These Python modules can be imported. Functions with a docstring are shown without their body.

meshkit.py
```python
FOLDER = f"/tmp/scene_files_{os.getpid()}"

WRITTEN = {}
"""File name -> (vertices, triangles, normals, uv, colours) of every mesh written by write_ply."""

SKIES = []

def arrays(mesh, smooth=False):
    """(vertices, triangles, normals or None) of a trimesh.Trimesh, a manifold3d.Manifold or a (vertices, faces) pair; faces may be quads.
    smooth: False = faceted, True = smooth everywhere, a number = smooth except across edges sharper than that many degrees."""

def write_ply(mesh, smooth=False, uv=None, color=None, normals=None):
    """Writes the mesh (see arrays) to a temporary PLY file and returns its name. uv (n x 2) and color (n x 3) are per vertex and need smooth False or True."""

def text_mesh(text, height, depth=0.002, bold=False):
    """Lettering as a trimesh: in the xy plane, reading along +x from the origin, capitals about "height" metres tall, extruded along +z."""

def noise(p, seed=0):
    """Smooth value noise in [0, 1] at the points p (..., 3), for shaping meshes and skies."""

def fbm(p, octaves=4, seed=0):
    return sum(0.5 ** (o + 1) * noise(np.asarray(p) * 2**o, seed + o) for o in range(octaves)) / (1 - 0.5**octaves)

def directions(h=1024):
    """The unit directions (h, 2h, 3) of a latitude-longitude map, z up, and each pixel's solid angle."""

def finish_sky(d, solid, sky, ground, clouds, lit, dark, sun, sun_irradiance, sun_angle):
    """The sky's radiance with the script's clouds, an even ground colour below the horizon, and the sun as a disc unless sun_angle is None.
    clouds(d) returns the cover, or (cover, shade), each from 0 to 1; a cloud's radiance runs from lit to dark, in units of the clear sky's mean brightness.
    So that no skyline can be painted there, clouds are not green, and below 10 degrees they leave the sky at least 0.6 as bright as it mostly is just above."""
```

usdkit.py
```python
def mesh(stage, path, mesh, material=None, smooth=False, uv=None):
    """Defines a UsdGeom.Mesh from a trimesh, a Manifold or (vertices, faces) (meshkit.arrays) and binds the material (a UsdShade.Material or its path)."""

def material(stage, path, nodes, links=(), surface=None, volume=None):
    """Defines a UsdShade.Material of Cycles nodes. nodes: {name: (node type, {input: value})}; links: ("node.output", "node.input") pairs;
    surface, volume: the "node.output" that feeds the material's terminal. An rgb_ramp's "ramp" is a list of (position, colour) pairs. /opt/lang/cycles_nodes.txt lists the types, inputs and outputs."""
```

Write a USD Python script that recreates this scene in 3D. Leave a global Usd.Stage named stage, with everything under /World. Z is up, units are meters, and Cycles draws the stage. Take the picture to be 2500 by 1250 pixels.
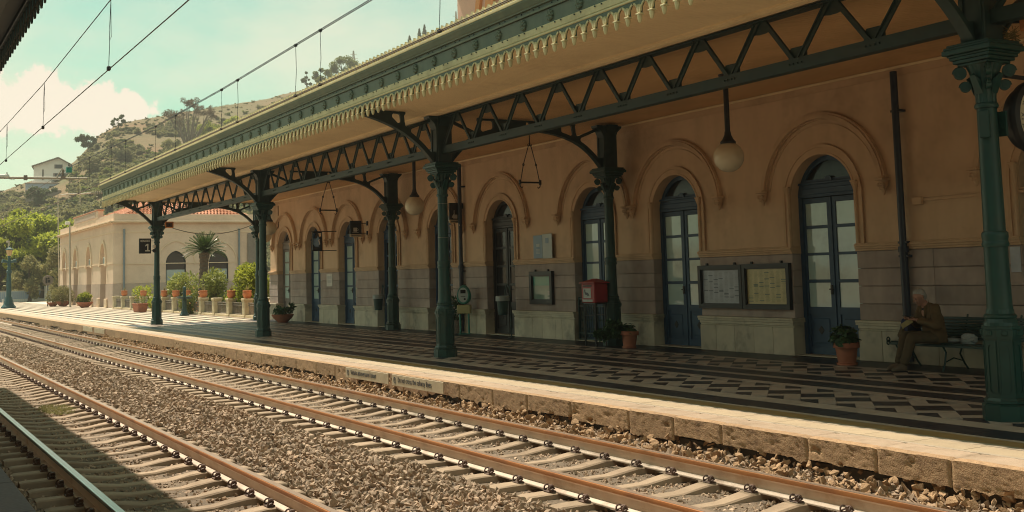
import math, random
import numpy as np, trimesh, shapely
from shapely.geometry import Polygon, LineString, Point, box as sbox, MultiPolygon
from shapely.ops import unary_union
from shapely import affinity
import manifold3d as m3
import usdkit, meshkit
from pxr import Usd, UsdGeom, UsdLux, UsdShade, Sdf, Gf, Vt

random.seed(7); rng = np.random.default_rng(7)
stage = Usd.Stage.CreateInMemory()
UsdGeom.SetStageUpAxis(stage, 'Z'); UsdGeom.SetStageMetersPerUnit(stage, 1.0)
stage.DefinePrim('/World', 'Xform'); stage.DefinePrim('/World/Looks', 'Scope')

# ------------------------------------------------------------------ camera (x across the tracks, y along them, z up, platform top = 0)
EYE = np.array([0.0, 0.0, 1.7288]); FPX, PY = 2708.23, 423.196
YAW, PITCH, ROLL = 0.53143, 0.09049, -0.02642
_f = np.array([math.sin(YAW)*math.cos(PITCH), math.cos(YAW)*math.cos(PITCH), math.sin(PITCH)])
_r = np.array([math.cos(YAW), -math.sin(YAW), 0.0]); _u = np.cross(_r, _f)
_r, _u = math.cos(ROLL)*_r+math.sin(ROLL)*_u, math.cos(ROLL)*_u-math.sin(ROLL)*_r
cam = UsdGeom.Camera.Define(stage, '/World/camera')
cam.AddTransformOp().Set(Gf.Matrix4d(*_r, 0, *_u, 0, *(-_f), 0, *EYE, 1))
cam.CreateHorizontalApertureAttr(36.0); cam.CreateVerticalApertureAttr(18.0)
cam.CreateFocalLengthAttr(36.0*FPX/2500)
cam.CreateVerticalApertureOffsetAttr((PY-625)/2500*36.0)
cam.CreateClippingRangeAttr(Gf.Vec2f(0.1, 5000))
cam.CreateFStopAttr(0.0)
EXPOSURE = 1.4
cam.CreateExposureAttr(EXPOSURE)
# ------------------------------------------------------------------ sky and sun (one direction for both)
SUN = np.array([-0.11, 0.52, 1.0]); SUN /= np.linalg.norm(SUN)
S_EL, S_ROT = math.asin(SUN[2]), math.atan2(SUN[0], SUN[1])
sun = UsdLux.DistantLight.Define(stage, '/World/sun')
sun.CreateNormalizeAttr(True); sun.CreateIntensityAttr(0.74); sun.CreateAngleAttr(0.53); sun.CreateColorAttr(Gf.Vec3f(1.0, 0.85, 0.69))
_z = SUN; _x = np.cross([0, 1, 0], _z); _x /= np.linalg.norm(_x); _y = np.cross(_z, _x)
sun.AddTransformOp().Set(Gf.Matrix4d(*_x, 0, *_y, 0, *_z, 0, 0, 0, 30, 1))
def pdir(px, py):
    d = _f+(px-1250)/FPX*_r-(py-PY)/FPX*_u
    return d/np.linalg.norm(d)
CL1, CL2 = pdir(150, 258), pdir(720, 190)
skymat = usdkit.material(stage, '/World/Looks/sky', {
    'tc': ('texture_coordinate', {}),
    'sky': ('sky_texture', {'sky_type': 'single_scattering', 'sun_disc': False, 'sun_elevation': S_EL, 'sun_rotation': S_ROT, 'altitude': 20.0, 'air_density': 1.0, 'aerosol_density': 2.2, 'ozone_density': 1.0}),
    'tint': ('mix_color', {'blend_type': 'multiply', 'fac': 1.0, 'b': (0.325, 0.585, 0.36), 'use_clamp': False}),
    # one heap of cumulus over the hill, its edge broken up by noise, and thin high cloud
    'd1': ('vector_math', {'math_type': 'subtract', 'vector2': tuple(CL1)}),
    'sc': ('vector_math', {'math_type': 'multiply', 'vector2': (1.0, 1.0, 2.5)}),
    'ln': ('vector_math', {'math_type': 'length'}),
    'n1': ('noise_texture', {'scale': 26.0, 'detail': 10.0, 'roughness': 0.68}),
    'm1': ('math', {'math_type': 'multiply', 'value2': 0.21}),
    'a1': ('math', {'math_type': 'subtract'}),
    'r1': ('map_range', {'range_type': 'smoothstep', 'from_min': -0.034, 'from_max': -0.050, 'to_min': 0.0, 'to_max': 0.95, 'clamp': True}),
    'map2': ('mapping', {'mapping_type': 'point', 'scale': (2.0, 2.0, 5.0)}),
    'n2': ('noise_texture', {'scale': 1.6, 'detail': 6.0, 'roughness': 0.55}),
    'd3': ('vector_math', {'math_type': 'subtract', 'vector2': tuple(CL2)}), 'sc3': ('vector_math', {'math_type': 'multiply', 'vector2': (1.0, 1.0, 1.7)}), 'ln3': ('vector_math', {'math_type': 'length'}),
    'm3': ('math', {'math_type': 'minimum', 'value2': 0.17}), 'a3': ('math', {'math_type': 'subtract'}),
    'r2': ('map_range', {'range_type': 'smoothstep', 'from_min': 0.18, 'from_max': 0.50, 'to_min': 0.0, 'to_max': 0.72, 'clamp': True}),
    'cl2': ('mix_color', {'blend_type': 'mix', 'b': (3.7, 3.45, 2.65), 'use_clamp': False}),
    'cl1': ('mix_color', {'blend_type': 'mix', 'b': (4.0, 3.45, 2.85), 'use_clamp': False}),
    'bg': ('background_shader', {'strength': 0.09}),
}, [('sky.color', 'tint.a'), ('tc.generated', 'd1.vector1'), ('d1.vector', 'sc.vector1'), ('sc.vector', 'ln.vector1'), ('tc.generated', 'n1.vector'), ('n1.fac', 'm1.value1'),
    ('ln.value', 'a1.value1'), ('m1.value', 'a1.value2'), ('a1.value', 'r1.value'), ('tc.generated', 'map2.vector'), ('map2.vector', 'n2.vector'), ('tc.generated', 'd3.vector1'), ('d3.vector', 'sc3.vector1'), ('sc3.vector', 'ln3.vector1'), ('ln3.value', 'm3.value1'), ('n2.fac', 'a3.value1'), ('m3.value', 'a3.value2'), ('a3.value', 'r2.value'),
    ('tint.result', 'cl2.a'), ('r2.result', 'cl2.fac'), ('cl2.result', 'cl1.a'), ('r1.result', 'cl1.fac'), ('cl1.result', 'bg.color')], surface='bg.background')
sky = UsdLux.DomeLight.Define(stage, '/World/sky')
UsdShade.MaterialBindingAPI.Apply(sky.GetPrim()).Bind(skymat)
sky.GetPrim().SetCustomDataByKey('kind', 'structure')

# ------------------------------------------------------------------ helpers: prims
_used = {}
def uniq(parent, name):
    k = (parent, name); _used[k] = _used.get(k, -1)+1
    return name if _used[k] == 0 else f'{name}_{_used[k]:03d}'
def tag(p, label=None, cat=None, group=None, kind=None):
    p = p.GetPrim() if hasattr(p, 'GetPrim') else p
    for k, v in (('label', label), ('category', cat), ('group', group), ('kind', kind)):
        if v: p.SetCustomDataByKey(k, v)
    return p
def thing(name, label=None, cat=None, group=None, loc=(0, 0, 0), rz=0.0, kind=None, scale=None):
    x = UsdGeom.Xform.Define(stage, '/World/'+uniq('/World', name))
    x.AddTranslateOp().Set(Gf.Vec3d(*map(float, loc))); x.AddRotateZOp().Set(float(rz))
    if scale is not None: x.AddScaleOp().Set(Gf.Vec3f(*([float(scale)]*3 if np.ndim(scale) == 0 else map(float, scale))))
    return tag(x, label, cat, group, kind)
def dup(root, loc, rz=0.0, label=None, group=None, scale=None):
    was = root.GetCustomData(); base = root.GetName()
    if base[-4:-3] == '_' and base[-3:].isdigit(): base = base[:-4]
    r = thing(base, label or was.get('label'), was['category'], group or was.get('group'), loc, rz, None, scale)
    r.GetReferences().AddInternalReference(root.GetPath()); r.SetInstanceable(True)
    return r
def obj(name, mesh, mat, parent=None, smooth=False, label=None, cat=None, group=None, kind=None):
    if isinstance(mesh, MB): mesh = mesh.mesh()
    pp = str(parent.GetPath()) if parent is not None else '/World'
    m = usdkit.mesh(stage, pp+'/'+uniq(pp, name), mesh, MATS[mat], smooth)
    return tag(m, label, cat, group, kind)
MATS = {}

# ------------------------------------------------------------------ helpers: shapes
def T(m, x=0, y=0, z=0, rx=0, ry=0, rz=0, s=None):
    m = m.copy()
    if s is not None: m.apply_scale(s)
    for a, ax in ((rx, [1, 0, 0]), (ry, [0, 1, 0]), (rz, [0, 0, 1])):
        if a: m.apply_transform(trimesh.transformations.rotation_matrix(a, ax))
    m.apply_translation([x, y, z]); return m
def bx(x0, x1, y0, y1, z0, z1, bev=0.0):
    if bev <= 0:
        m = trimesh.creation.box([x1-x0, y1-y0, z1-z0])
    else:
        p = [((x1-x0)/2, (y1-y0)/2, (z1-z0)/2)]; a = np.array(p[0]); pts = []
        for sx in (-1, 1):
            for sy in (-1, 1):
                for sz in (-1, 1):
                    c = a*[sx, sy, sz]
                    for k in range(3):
                        q = c-np.array([sx, sy, sz])*bev; q[k] = c[k]; pts.append(q)
        m = trimesh.convex.convex_hull(np.array(pts))
    m.apply_translation([(x0+x1)/2, (y0+y1)/2, (z0+z1)/2]); return m
def lathe(prof, n=24):
    return trimesh.creation.revolve(np.array(prof, float), sections=n)
def cyl(p0, p1, r, n=10, r1=None):
    p0, p1 = np.array(p0, float), np.array(p1, float); d = p1-p0; L = np.linalg.norm(d)
    m = lathe([(0, 0), (r, 0), (r if r1 is None else r1, L), (0, L)], n)
    m.apply_transform(trimesh.geometry.align_vectors([0, 0, 1], d/L)); m.apply_translation(p0); return m
def tube(pts, r, n=6, rs=None):
    pts = np.array(pts, float); k = len(pts)
    t = np.gradient(pts, axis=0); t /= np.maximum(np.linalg.norm(t, axis=1, keepdims=True), 1e-9)
    up = np.array([0, 0, 1.0]) if abs(t[0][2]) < 0.9 else np.array([1.0, 0, 0])
    v = []
    for i in range(k):
        a = np.cross(t[i], up); a /= np.linalg.norm(a); b = np.cross(a, t[i]); up = b
        rr = r if rs is None else rs[i]
        for j in range(n):
            th = 2*math.pi*j/n; v.append(pts[i]+rr*(math.cos(th)*a+math.sin(th)*b))
    f = []
    for i in range(k-1):
        for j in range(n):
            a, b = i*n+j, i*n+(j+1) % n
            f += [[a, b, b+n], [a, b+n, a+n]]
    for j in range(1, n-1):
        f += [[0, j+1, j], [(k-1)*n, (k-1)*n+j, (k-1)*n+j+1]]
    m = trimesh.Trimesh(np.array(v), np.array(f)[:, ::-1], process=False); return m
def ext(poly, d):
    polys = [g for g in getattr(poly, 'geoms', [poly]) if g.geom_type == 'Polygon' and g.area > 1e-7]
    return trimesh.util.concatenate([trimesh.creation.extrude_polygon(g, d, engine='earcut') for g in polys])
def ext_x(poly, x0, x1):            # poly in (y, z) -> solid from x0 to x1
    m = ext(poly, x1-x0); v = m.vertices.copy()
    return trimesh.Trimesh(np.stack([v[:, 2]+x0, v[:, 0], v[:, 1]], 1), m.faces, process=False)
def ext_y(poly, y0, y1):            # poly in (x, z)
    m = ext(poly, y1-y0); v = m.vertices.copy()
    return trimesh.Trimesh(np.stack([v[:, 0], v[:, 2]+y0, v[:, 1]], 1), m.faces[:, ::-1], process=False)
def ext_z(poly, z0, z1):
    m = ext(poly, z1-z0); m.apply_translation([0, 0, z0]); return m
def cat_(ms): return trimesh.util.concatenate(ms)
class MB:
    def __init__(s): s.m = []
    def add(s, *ms): s.m += [m for m in ms]; return s
    def box(s, *a, **k): s.m.append(bx(*a, **k)); return s
    def mesh(s): return cat_(s.m)
def arc(cx, cz, r, a0, a1, n=24):
    return [(cx+r*math.cos(math.radians(a0+(a1-a0)*i/n)), cz+r*math.sin(math.radians(a0+(a1-a0)*i/n))) for i in range(n+1)]
def bez(p0, p1, p2, n=14, p3=None):
    t = np.linspace(0, 1, n+1)[:, None]; p0, p1, p2 = map(np.array, (p0, p1, p2))
    if p3 is None: return [tuple(q) for q in (1-t)**2*p0+2*t*(1-t)*p1+t*t*p2]
    return [tuple(q) for q in (1-t)**3*p0+3*t*(1-t)**2*p1+3*t*t*(1-t)*p2+t**3*np.array(p3)]
def rock(r, seed, sub=1, rough=0.35, flat=(1, 1, 0.75)):
    g = np.random.default_rng(seed)
    p = g.normal(size=(11, 3)); p /= np.linalg.norm(p, axis=1, keepdims=True); p *= (1-rough*g.random((11, 1)))*np.array(flat)*r
    return trimesh.convex.convex_hull(p)
def pix(p):                          # where a point lands in the photograph (used only to skip what lies far outside the view)
    d = np.asarray(p, float)-EYE; w = np.maximum(d@_f, 1e-3)
    return 1250+FPX*(d@_r)/w, PY-FPX*(d@_u)/w, d@_f
def instancer(name, protos, pos, mat, scales, seed=1, idx=None, tilt=True, parent=None, **tags):
    g = np.random.default_rng(seed); n = len(pos)
    pp = str(parent.GetPath()) if parent is not None else '/World'
    path = pp+'/'+uniq(pp, name)
    pi = UsdGeom.PointInstancer.Define(stage, path)
    for k, p in enumerate(protos):
        usdkit.mesh(stage, f'{path}/shapes/shape_{k:03d}', p, MATS[mat])
        pi.CreatePrototypesRel().AddTarget(f'{path}/shapes/shape_{k:03d}')
    pi.CreateProtoIndicesAttr(Vt.IntArray.FromNumpy((g.integers(0, len(protos), n) if idx is None else np.asarray(idx)).astype(np.int32)))
    pi.CreatePositionsAttr(Vt.Vec3fArray.FromNumpy(np.asarray(pos, np.float32)))
    if tilt:
        q = g.normal(size=(n, 4)); q /= np.linalg.norm(q, axis=1, keepdims=True)
    else:
        a = g.random(n)*math.pi; q = np.stack([np.cos(a), 0*a, 0*a, np.sin(a)], 1)
    pi.CreateOrientationsAttr(Vt.QuathArray([Gf.Quath(float(w), float(x), float(y), float(z)) for w, x, y, z in q]))
    s = np.asarray(scales, np.float32); s = s if s.ndim == 2 else np.repeat(s[:, None], 3, 1)
    pi.CreateScalesAttr(Vt.Vec3fArray.FromNumpy(s.astype(np.float32)))
    return tag(pi, **tags)

# ------------------------------------------------------------------ materials
def mk(name, c1, c2=None, scale=3.0, rough=0.6, bump=0.0, bscale=40.0, bdist=0.01, metallic=0.0, spec=0.5, c3=None, scale3=0.5, detail=6.0, mid=0.5, wid=0.25, squash=None, rnd=0.0, trans=0.0, extra=None):
    """principled paint, stone or leaf: two colours mixed by noise, a third by large noise, bump by fine noise, a tone that varies from piece to piece"""
    c2 = c2 or tuple(0.8*x for x in c1)
    N = {'g': ('geometry', {}), 'n': ('noise_texture', {'scale': scale, 'detail': detail, 'roughness': 0.6}),
         'r': ('map_range', {'range_type': 'smoothstep', 'from_min': mid-wid, 'from_max': mid+wid, 'clamp': True}),
         'mix': ('mix_color', {'blend_type': 'mix', 'a': c1, 'b': c2}), 'p': ('principled_bsdf', {'roughness': rough, 'metallic': metallic, 'specular_ior_level': spec})}
    L = [('n.fac', 'r.value'), ('r.result', 'mix.fac')]; src = 'g.position'
    if squash:
        N['mp'] = ('mapping', {'mapping_type': 'point', 'scale': squash}); L += [('g.position', 'mp.vector')]; src = 'mp.vector'
    L.append((src, 'n.vector')); col = 'mix.result'
    if c3 is not None:
        N['n3'] = ('noise_texture', {'scale': scale3, 'detail': 7.0, 'roughness': 0.65}); N['r3'] = ('map_range', {'range_type': 'smoothstep', 'from_min': 0.48, 'from_max': 0.72, 'clamp': True})
        N['mix3'] = ('mix_color', {'blend_type': 'mix', 'b': c3}); L += [('g.position', 'n3.vector'), ('n3.fac', 'r3.value'), ('r3.result', 'mix3.fac'), (col, 'mix3.a')]; col = 'mix3.result'
    if rnd:
        N['oi'] = ('object_info', {}); N['rr'] = ('map_range', {'from_min': 0.0, 'from_max': 1.0, 'to_min': 1-rnd, 'to_max': 1+rnd})
        N['hs'] = ('hsv', {}); L += [('oi.random', 'rr.value'), ('rr.result', 'hs.value'), (col, 'hs.color')]; col = 'hs.color'
    L.append((col, 'p.base_color'))
    if bump:
        N['nb'] = ('noise_texture', {'scale': bscale, 'detail': 5.0, 'roughness': 0.65}); N['b'] = ('bump', {'strength': bump, 'distance': bdist})
        L += [('g.position', 'nb.vector'), ('nb.fac', 'b.height'), ('b.normal', 'p.normal')]
    out = 'p.BSDF'
    if trans:
        N['t'] = ('translucent_bsdf', {}); N['mc'] = ('mix_closure', {'fac': trans}); L += [(col, 't.color'), ('p.BSDF', 'mc.closure1'), ('t.BSDF', 'mc.closure2')]; out = 'mc.closure'
    MATS[name] = usdkit.material(stage, '/World/Looks/'+name, N, L, surface=out)
mk('iron_green', (0.004, 0.036, 0.031), (0.007, 0.050, 0.042), 4, 0.42, 0.3, 60, 0.004, c3=(0.020, 0.046, 0.036), scale3=2.2)
mk('iron_dark', (0.006, 0.024, 0.022), (0.012, 0.036, 0.032), 4, 0.5, 0.3, 60, 0.004, c3=(0.02, 0.03, 0.024), scale3=1.2)
mk('fascia_green', (0.105, 0.135, 0.085), (0.078, 0.108, 0.070), 3, 0.55, 0.3, 30, 0.004, c3=(0.13, 0.145, 0.09), scale3=1.3, squash=(2, 2, 0.5))
mk('fascia_cream', (0.66, 0.57, 0.31), (0.55, 0.475, 0.255), 5, 0.6, 0.3, 40, 0.004, c3=(0.45, 0.39, 0.21), scale3=2.0)
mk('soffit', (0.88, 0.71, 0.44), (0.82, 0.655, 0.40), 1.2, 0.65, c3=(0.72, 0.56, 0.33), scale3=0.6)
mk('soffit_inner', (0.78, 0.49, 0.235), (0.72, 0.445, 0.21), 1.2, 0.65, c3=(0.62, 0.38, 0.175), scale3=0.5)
mk('wall_paint', (0.70, 0.50, 0.325), (0.61, 0.425, 0.265), 2.2, 0.8, 0.5, 45, 0.006, c3=(0.50, 0.345, 0.22), scale3=0.6, squash=(1, 1, 0.22), mid=0.55)
mk('wall_trim', (0.66, 0.46, 0.29), (0.58, 0.395, 0.245), 3, 0.8, 0.4, 45, 0.006, c3=(0.48, 0.33, 0.21), scale3=0.9)
mk('course_stone', (0.46, 0.38, 0.335), (0.36, 0.295, 0.26), 3.2, 0.85, 0.6, 70, 0.008, c3=(0.30, 0.245, 0.22), scale3=0.9, rnd=0.12, squash=(1, 1, 0.5))
mk('marble', (0.60, 0.54, 0.40), (0.49, 0.44, 0.33), 3, 0.5, 0.2, 30, 0.004, c3=(0.28, 0.255, 0.20), scale3=1.6, rnd=0.12)
mk('door_blue', (0.030, 0.080, 0.150), (0.024, 0.064, 0.125), 5, 0.5, 0.2, 40, 0.003, c3=(0.05, 0.10, 0.16), scale3=1.5)
mk('door_grey', (0.22, 0.20, 0.18), (0.17, 0.155, 0.14), 5, 0.6, 0.2, 40, 0.003)
mk('pane', (0.52, 0.70, 0.66), (0.44, 0.61, 0.58), 0.9, 0.05, spec=1.0, c3=(0.34, 0.46, 0.45), scale3=0.8)  # sky reflection and white curtains behind are put into this colour
mk('dark_glass', (0.012, 0.014, 0.016), (0.022, 0.022, 0.024), 2, 0.12, spec=0.3)
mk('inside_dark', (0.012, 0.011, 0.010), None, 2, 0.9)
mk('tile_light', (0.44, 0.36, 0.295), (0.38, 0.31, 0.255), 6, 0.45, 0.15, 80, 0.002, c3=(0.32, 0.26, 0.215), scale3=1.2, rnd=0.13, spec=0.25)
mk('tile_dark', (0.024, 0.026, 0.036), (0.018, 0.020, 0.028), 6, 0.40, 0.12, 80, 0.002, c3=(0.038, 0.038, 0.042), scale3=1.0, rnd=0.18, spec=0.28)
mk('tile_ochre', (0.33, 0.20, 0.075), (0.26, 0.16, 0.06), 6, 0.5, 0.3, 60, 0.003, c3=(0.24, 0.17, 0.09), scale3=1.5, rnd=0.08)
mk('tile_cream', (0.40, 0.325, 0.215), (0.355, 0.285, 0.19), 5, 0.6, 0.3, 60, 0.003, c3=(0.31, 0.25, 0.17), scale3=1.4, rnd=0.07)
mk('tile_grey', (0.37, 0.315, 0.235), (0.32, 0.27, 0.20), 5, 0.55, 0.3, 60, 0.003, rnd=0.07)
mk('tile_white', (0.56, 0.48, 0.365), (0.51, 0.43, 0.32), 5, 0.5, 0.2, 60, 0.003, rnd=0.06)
mk('grout', (0.10, 0.085, 0.07), None, 8, 0.9)
mk('edge_stone', (0.42, 0.28, 0.16), (0.32, 0.21, 0.118), 18, 0.95, 0.9, 60, 0.016, c3=(0.25, 0.16, 0.092), scale3=7.0, rnd=0.10)
mk('ballast', (0.41, 0.31, 0.225), (0.285, 0.215, 0.15), 11, 0.9, 0.5, 90, 0.01, c3=(0.33, 0.225, 0.145), scale3=1.3, rnd=0.30)
mk('ballast_bed', (0.22, 0.17, 0.12), (0.13, 0.10, 0.072), 25, 0.95, 1.0, 30, 0.05, c3=(0.25, 0.19, 0.13), scale3=0.8)
mk('concrete', (0.32, 0.243, 0.168), (0.265, 0.20, 0.137), 6, 0.9, 0.4, 70, 0.006, c3=(0.21, 0.155, 0.105), scale3=2.0, rnd=0.12)
mk('rail_rust', (0.50, 0.215, 0.075), (0.40, 0.155, 0.052), 4, 0.5, 0.25, 60, 0.003, c3=(0.28, 0.115, 0.05), scale3=1.2, squash=(3, 0.6, 3))
mk('rail_web', (0.70, 0.55, 0.43), (0.62, 0.46, 0.345), 5, 0.75, 0.25, 60, 0.003, c3=(0.50, 0.32, 0.20), scale3=1.6, squash=(3, 0.5, 3))
mk('rail_foot', (0.56, 0.475, 0.39), (0.46, 0.38, 0.305), 7, 0.8, 0.3, 60, 0.004, c3=(0.31, 0.23, 0.17), scale3=2.5)
mk('rail_steel', (0.42, 0.44, 0.43), (0.34, 0.36, 0.35), 6, 0.22, metallic=0.9)
mk('rail_brown', (0.27, 0.20, 0.15), (0.22, 0.155, 0.11), 6, 0.45, metallic=0.3)
mk('clip', (0.075, 0.045, 0.034), (0.12, 0.07, 0.05), 20, 0.6, rnd=0.2)
mk('dark_platform', (0.16, 0.15, 0.16), (0.11, 0.105, 0.11), 30, 0.9, 0.4, 120, 0.004)
mk('ground', (0.28, 0.22, 0.15), (0.20, 0.16, 0.11), 0.3, 0.95)
mk('soil', (0.16, 0.11, 0.07), (0.11, 0.08, 0.05), 3, 0.95, 0.5, 20, 0.03)
mk('black', (0.010, 0.010, 0.012), (0.016, 0.015, 0.016), 6, 0.45)
mk('wire', (0.018, 0.022, 0.026), None, 5, 0.5)
mk('wire_brown', (0.10, 0.055, 0.035), None, 5, 0.5)
mk('galv', (0.42, 0.37, 0.30), (0.34, 0.30, 0.24), 5, 0.5, metallic=0.2)
mk('globe', (0.72, 0.63, 0.46), (0.66, 0.56, 0.40), 3, 0.25, c3=(0.60, 0.50, 0.36), scale3=2.5)
mk('pipe_dark', (0.012, 0.018, 0.034), (0.018, 0.026, 0.046), 4, 0.4)
mk('terracotta', (0.42, 0.155, 0.085), (0.34, 0.12, 0.068), 6, 0.8, 0.4, 40, 0.005, c3=(0.30, 0.13, 0.085), scale3=3.0)
mk('terracotta_bright', (0.58, 0.20, 0.075), (0.50, 0.16, 0.06), 6, 0.75, 0.3, 40, 0.005)
mk('paper_blue', (0.46, 0.50, 0.56), None, 5, 0.35)
mk('paper_yellow', (0.66, 0.58, 0.30), None, 5, 0.35)
mk('paper_white', (0.62, 0.60, 0.54), None, 5, 0.5)
mk('ink', (0.05, 0.07, 0.10), None, 5, 0.5)
mk('ink_teal', (0.05, 0.15, 0.17), None, 5, 0.5)
mk('ink_blue', (0.02, 0.05, 0.22), None, 5, 0.4)
mk('board_glass', (0.10, 0.36, 0.29), (0.13, 0.40, 0.33), 1.5, 0.05, spec=0.8)
mk('poster', (0.26, 0.36, 0.30), (0.20, 0.30, 0.26), 3, 0.08, spec=0.8)
mk('sign_blue', (0.16, 0.26, 0.36), (0.13, 0.22, 0.31), 3, 0.35)
mk('sign_pale', (0.42, 0.48, 0.46), None, 3, 0.35)
mk('mail_red', (0.34, 0.018, 0.022), (0.28, 0.014, 0.02), 4, 0.4)
mk('machine_green', (0.03, 0.22, 0.17), (0.025, 0.18, 0.14), 4, 0.35)
mk('machine_grey', (0.40, 0.44, 0.42), (0.33, 0.37, 0.35), 4, 0.4)
mk('machine_yellow', (0.42, 0.38, 0.18), None, 4, 0.4)
mk('bin_green', (0.010, 0.040, 0.037), (0.015, 0.052, 0.047), 4, 0.45)
mk('bag_plastic', (0.50, 0.56, 0.56), (0.36, 0.44, 0.46), 9, 0.3, trans=0.3)
mk('clock_face', (0.66, 0.58, 0.42), (0.60, 0.52, 0.37), 3, 0.4)
mk('orange', (0.62, 0.22, 0.04), (0.50, 0.17, 0.03), 5, 0.5)
mk('skin', (0.42, 0.22, 0.16), (0.38, 0.19, 0.13), 6, 0.55)
mk('hair_grey', (0.42, 0.40, 0.37), (0.30, 0.29, 0.27), 40, 0.7, 0.6, 90, 0.01)
mk('jacket', (0.135, 0.085, 0.038), (0.105, 0.066, 0.029), 14, 0.9, 0.5, 120, 0.004)
mk('trousers', (0.105, 0.075, 0.040), (0.085, 0.06, 0.032), 10, 0.9, 0.4, 60, 0.008)
mk('sweater', (0.016, 0.020, 0.026), None, 10, 0.9)
mk('shoe', (0.16, 0.12, 0.08), (0.12, 0.09, 0.06), 10, 0.7)
mk('sole', (0.02, 0.02, 0.022), None, 10, 0.7)
mk('backpack', (0.012, 0.016, 0.055), (0.018, 0.022, 0.07), 10, 0.8)
mk('annex_wall', (0.70, 0.53, 0.405), (0.64, 0.475, 0.355), 1.0, 0.85, 0.3, 30, 0.006, c3=(0.57, 0.42, 0.315), scale3=0.35)
mk('annex_base', (0.47, 0.36, 0.29), (0.41, 0.31, 0.25), 1.5, 0.85, 0.3, 30, 0.006)
mk('annex_trim', (0.72, 0.56, 0.40), (0.64, 0.49, 0.345), 1.5, 0.85)
mk('roof_tile', (0.52, 0.235, 0.135), (0.44, 0.19, 0.11), 3, 0.8, 0.3, 20, 0.01, c3=(0.56, 0.33, 0.21), scale3=1.5, rnd=0.15)
mk('roof_sheet', (0.30, 0.22, 0.16), None, 2, 0.8)
mk('white_render', (0.74, 0.70, 0.64), (0.68, 0.64, 0.58), 0.6, 0.8)
mk('blue_render', (0.34, 0.40, 0.50), (0.30, 0.36, 0.46), 0.6, 0.8)
mk('stone_wall', (0.26, 0.215, 0.18), (0.19, 0.16, 0.13), 0.8, 0.9, 0.6, 3, 0.2)
mk('limestone', (0.60, 0.49, 0.32), (0.52, 0.42, 0.27), 4, 0.85, 0.4, 40, 0.008, c3=(0.42, 0.33, 0.21), scale3=1.5)
mk('pilaster_pink', (0.60, 0.40, 0.31), (0.55, 0.36, 0.28), 1.0, 0.8)
mk('arch_orange', (0.60, 0.29, 0.12), (0.54, 0.25, 0.10), 1.0, 0.8)
mk('lamp_teal', (0.012, 0.055, 0.062), (0.018, 0.075, 0.08), 4, 0.45)
mk('lantern', (0.60, 0.40, 0.20), None, 4, 0.3)
mk('leaf_lime', (0.35, 0.37, 0.045), (0.21, 0.25, 0.034), 0.9, 0.6, trans=0.6, rnd=0.2)
mk('leaf_mid', (0.20, 0.225, 0.05), (0.125, 0.155, 0.036), 0.9, 0.6, trans=0.4, rnd=0.2)
mk('leaf_dark', (0.115, 0.145, 0.045), (0.07, 0.10, 0.034), 0.9, 0.6, trans=0.35, rnd=0.2)
mk('leaf_olive', (0.27, 0.25, 0.10), (0.19, 0.18, 0.068), 0.9, 0.65, trans=0.4, rnd=0.2)
mk('leaf_grey', (0.25, 0.24, 0.115), (0.175, 0.17, 0.08), 0.5, 0.75, trans=0.4, rnd=0.3)
mk('leaf_brown', (0.22, 0.12, 0.05), (0.14, 0.085, 0.035), 0.9, 0.7, trans=0.2)
mk('leaf_pot', (0.045, 0.115, 0.040), (0.030, 0.078, 0.030), 8, 0.5, trans=0.25)
mk('leaf_palm', (0.070, 0.115, 0.022), (0.045, 0.080, 0.018), 3, 0.4, trans=0.2)
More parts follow.
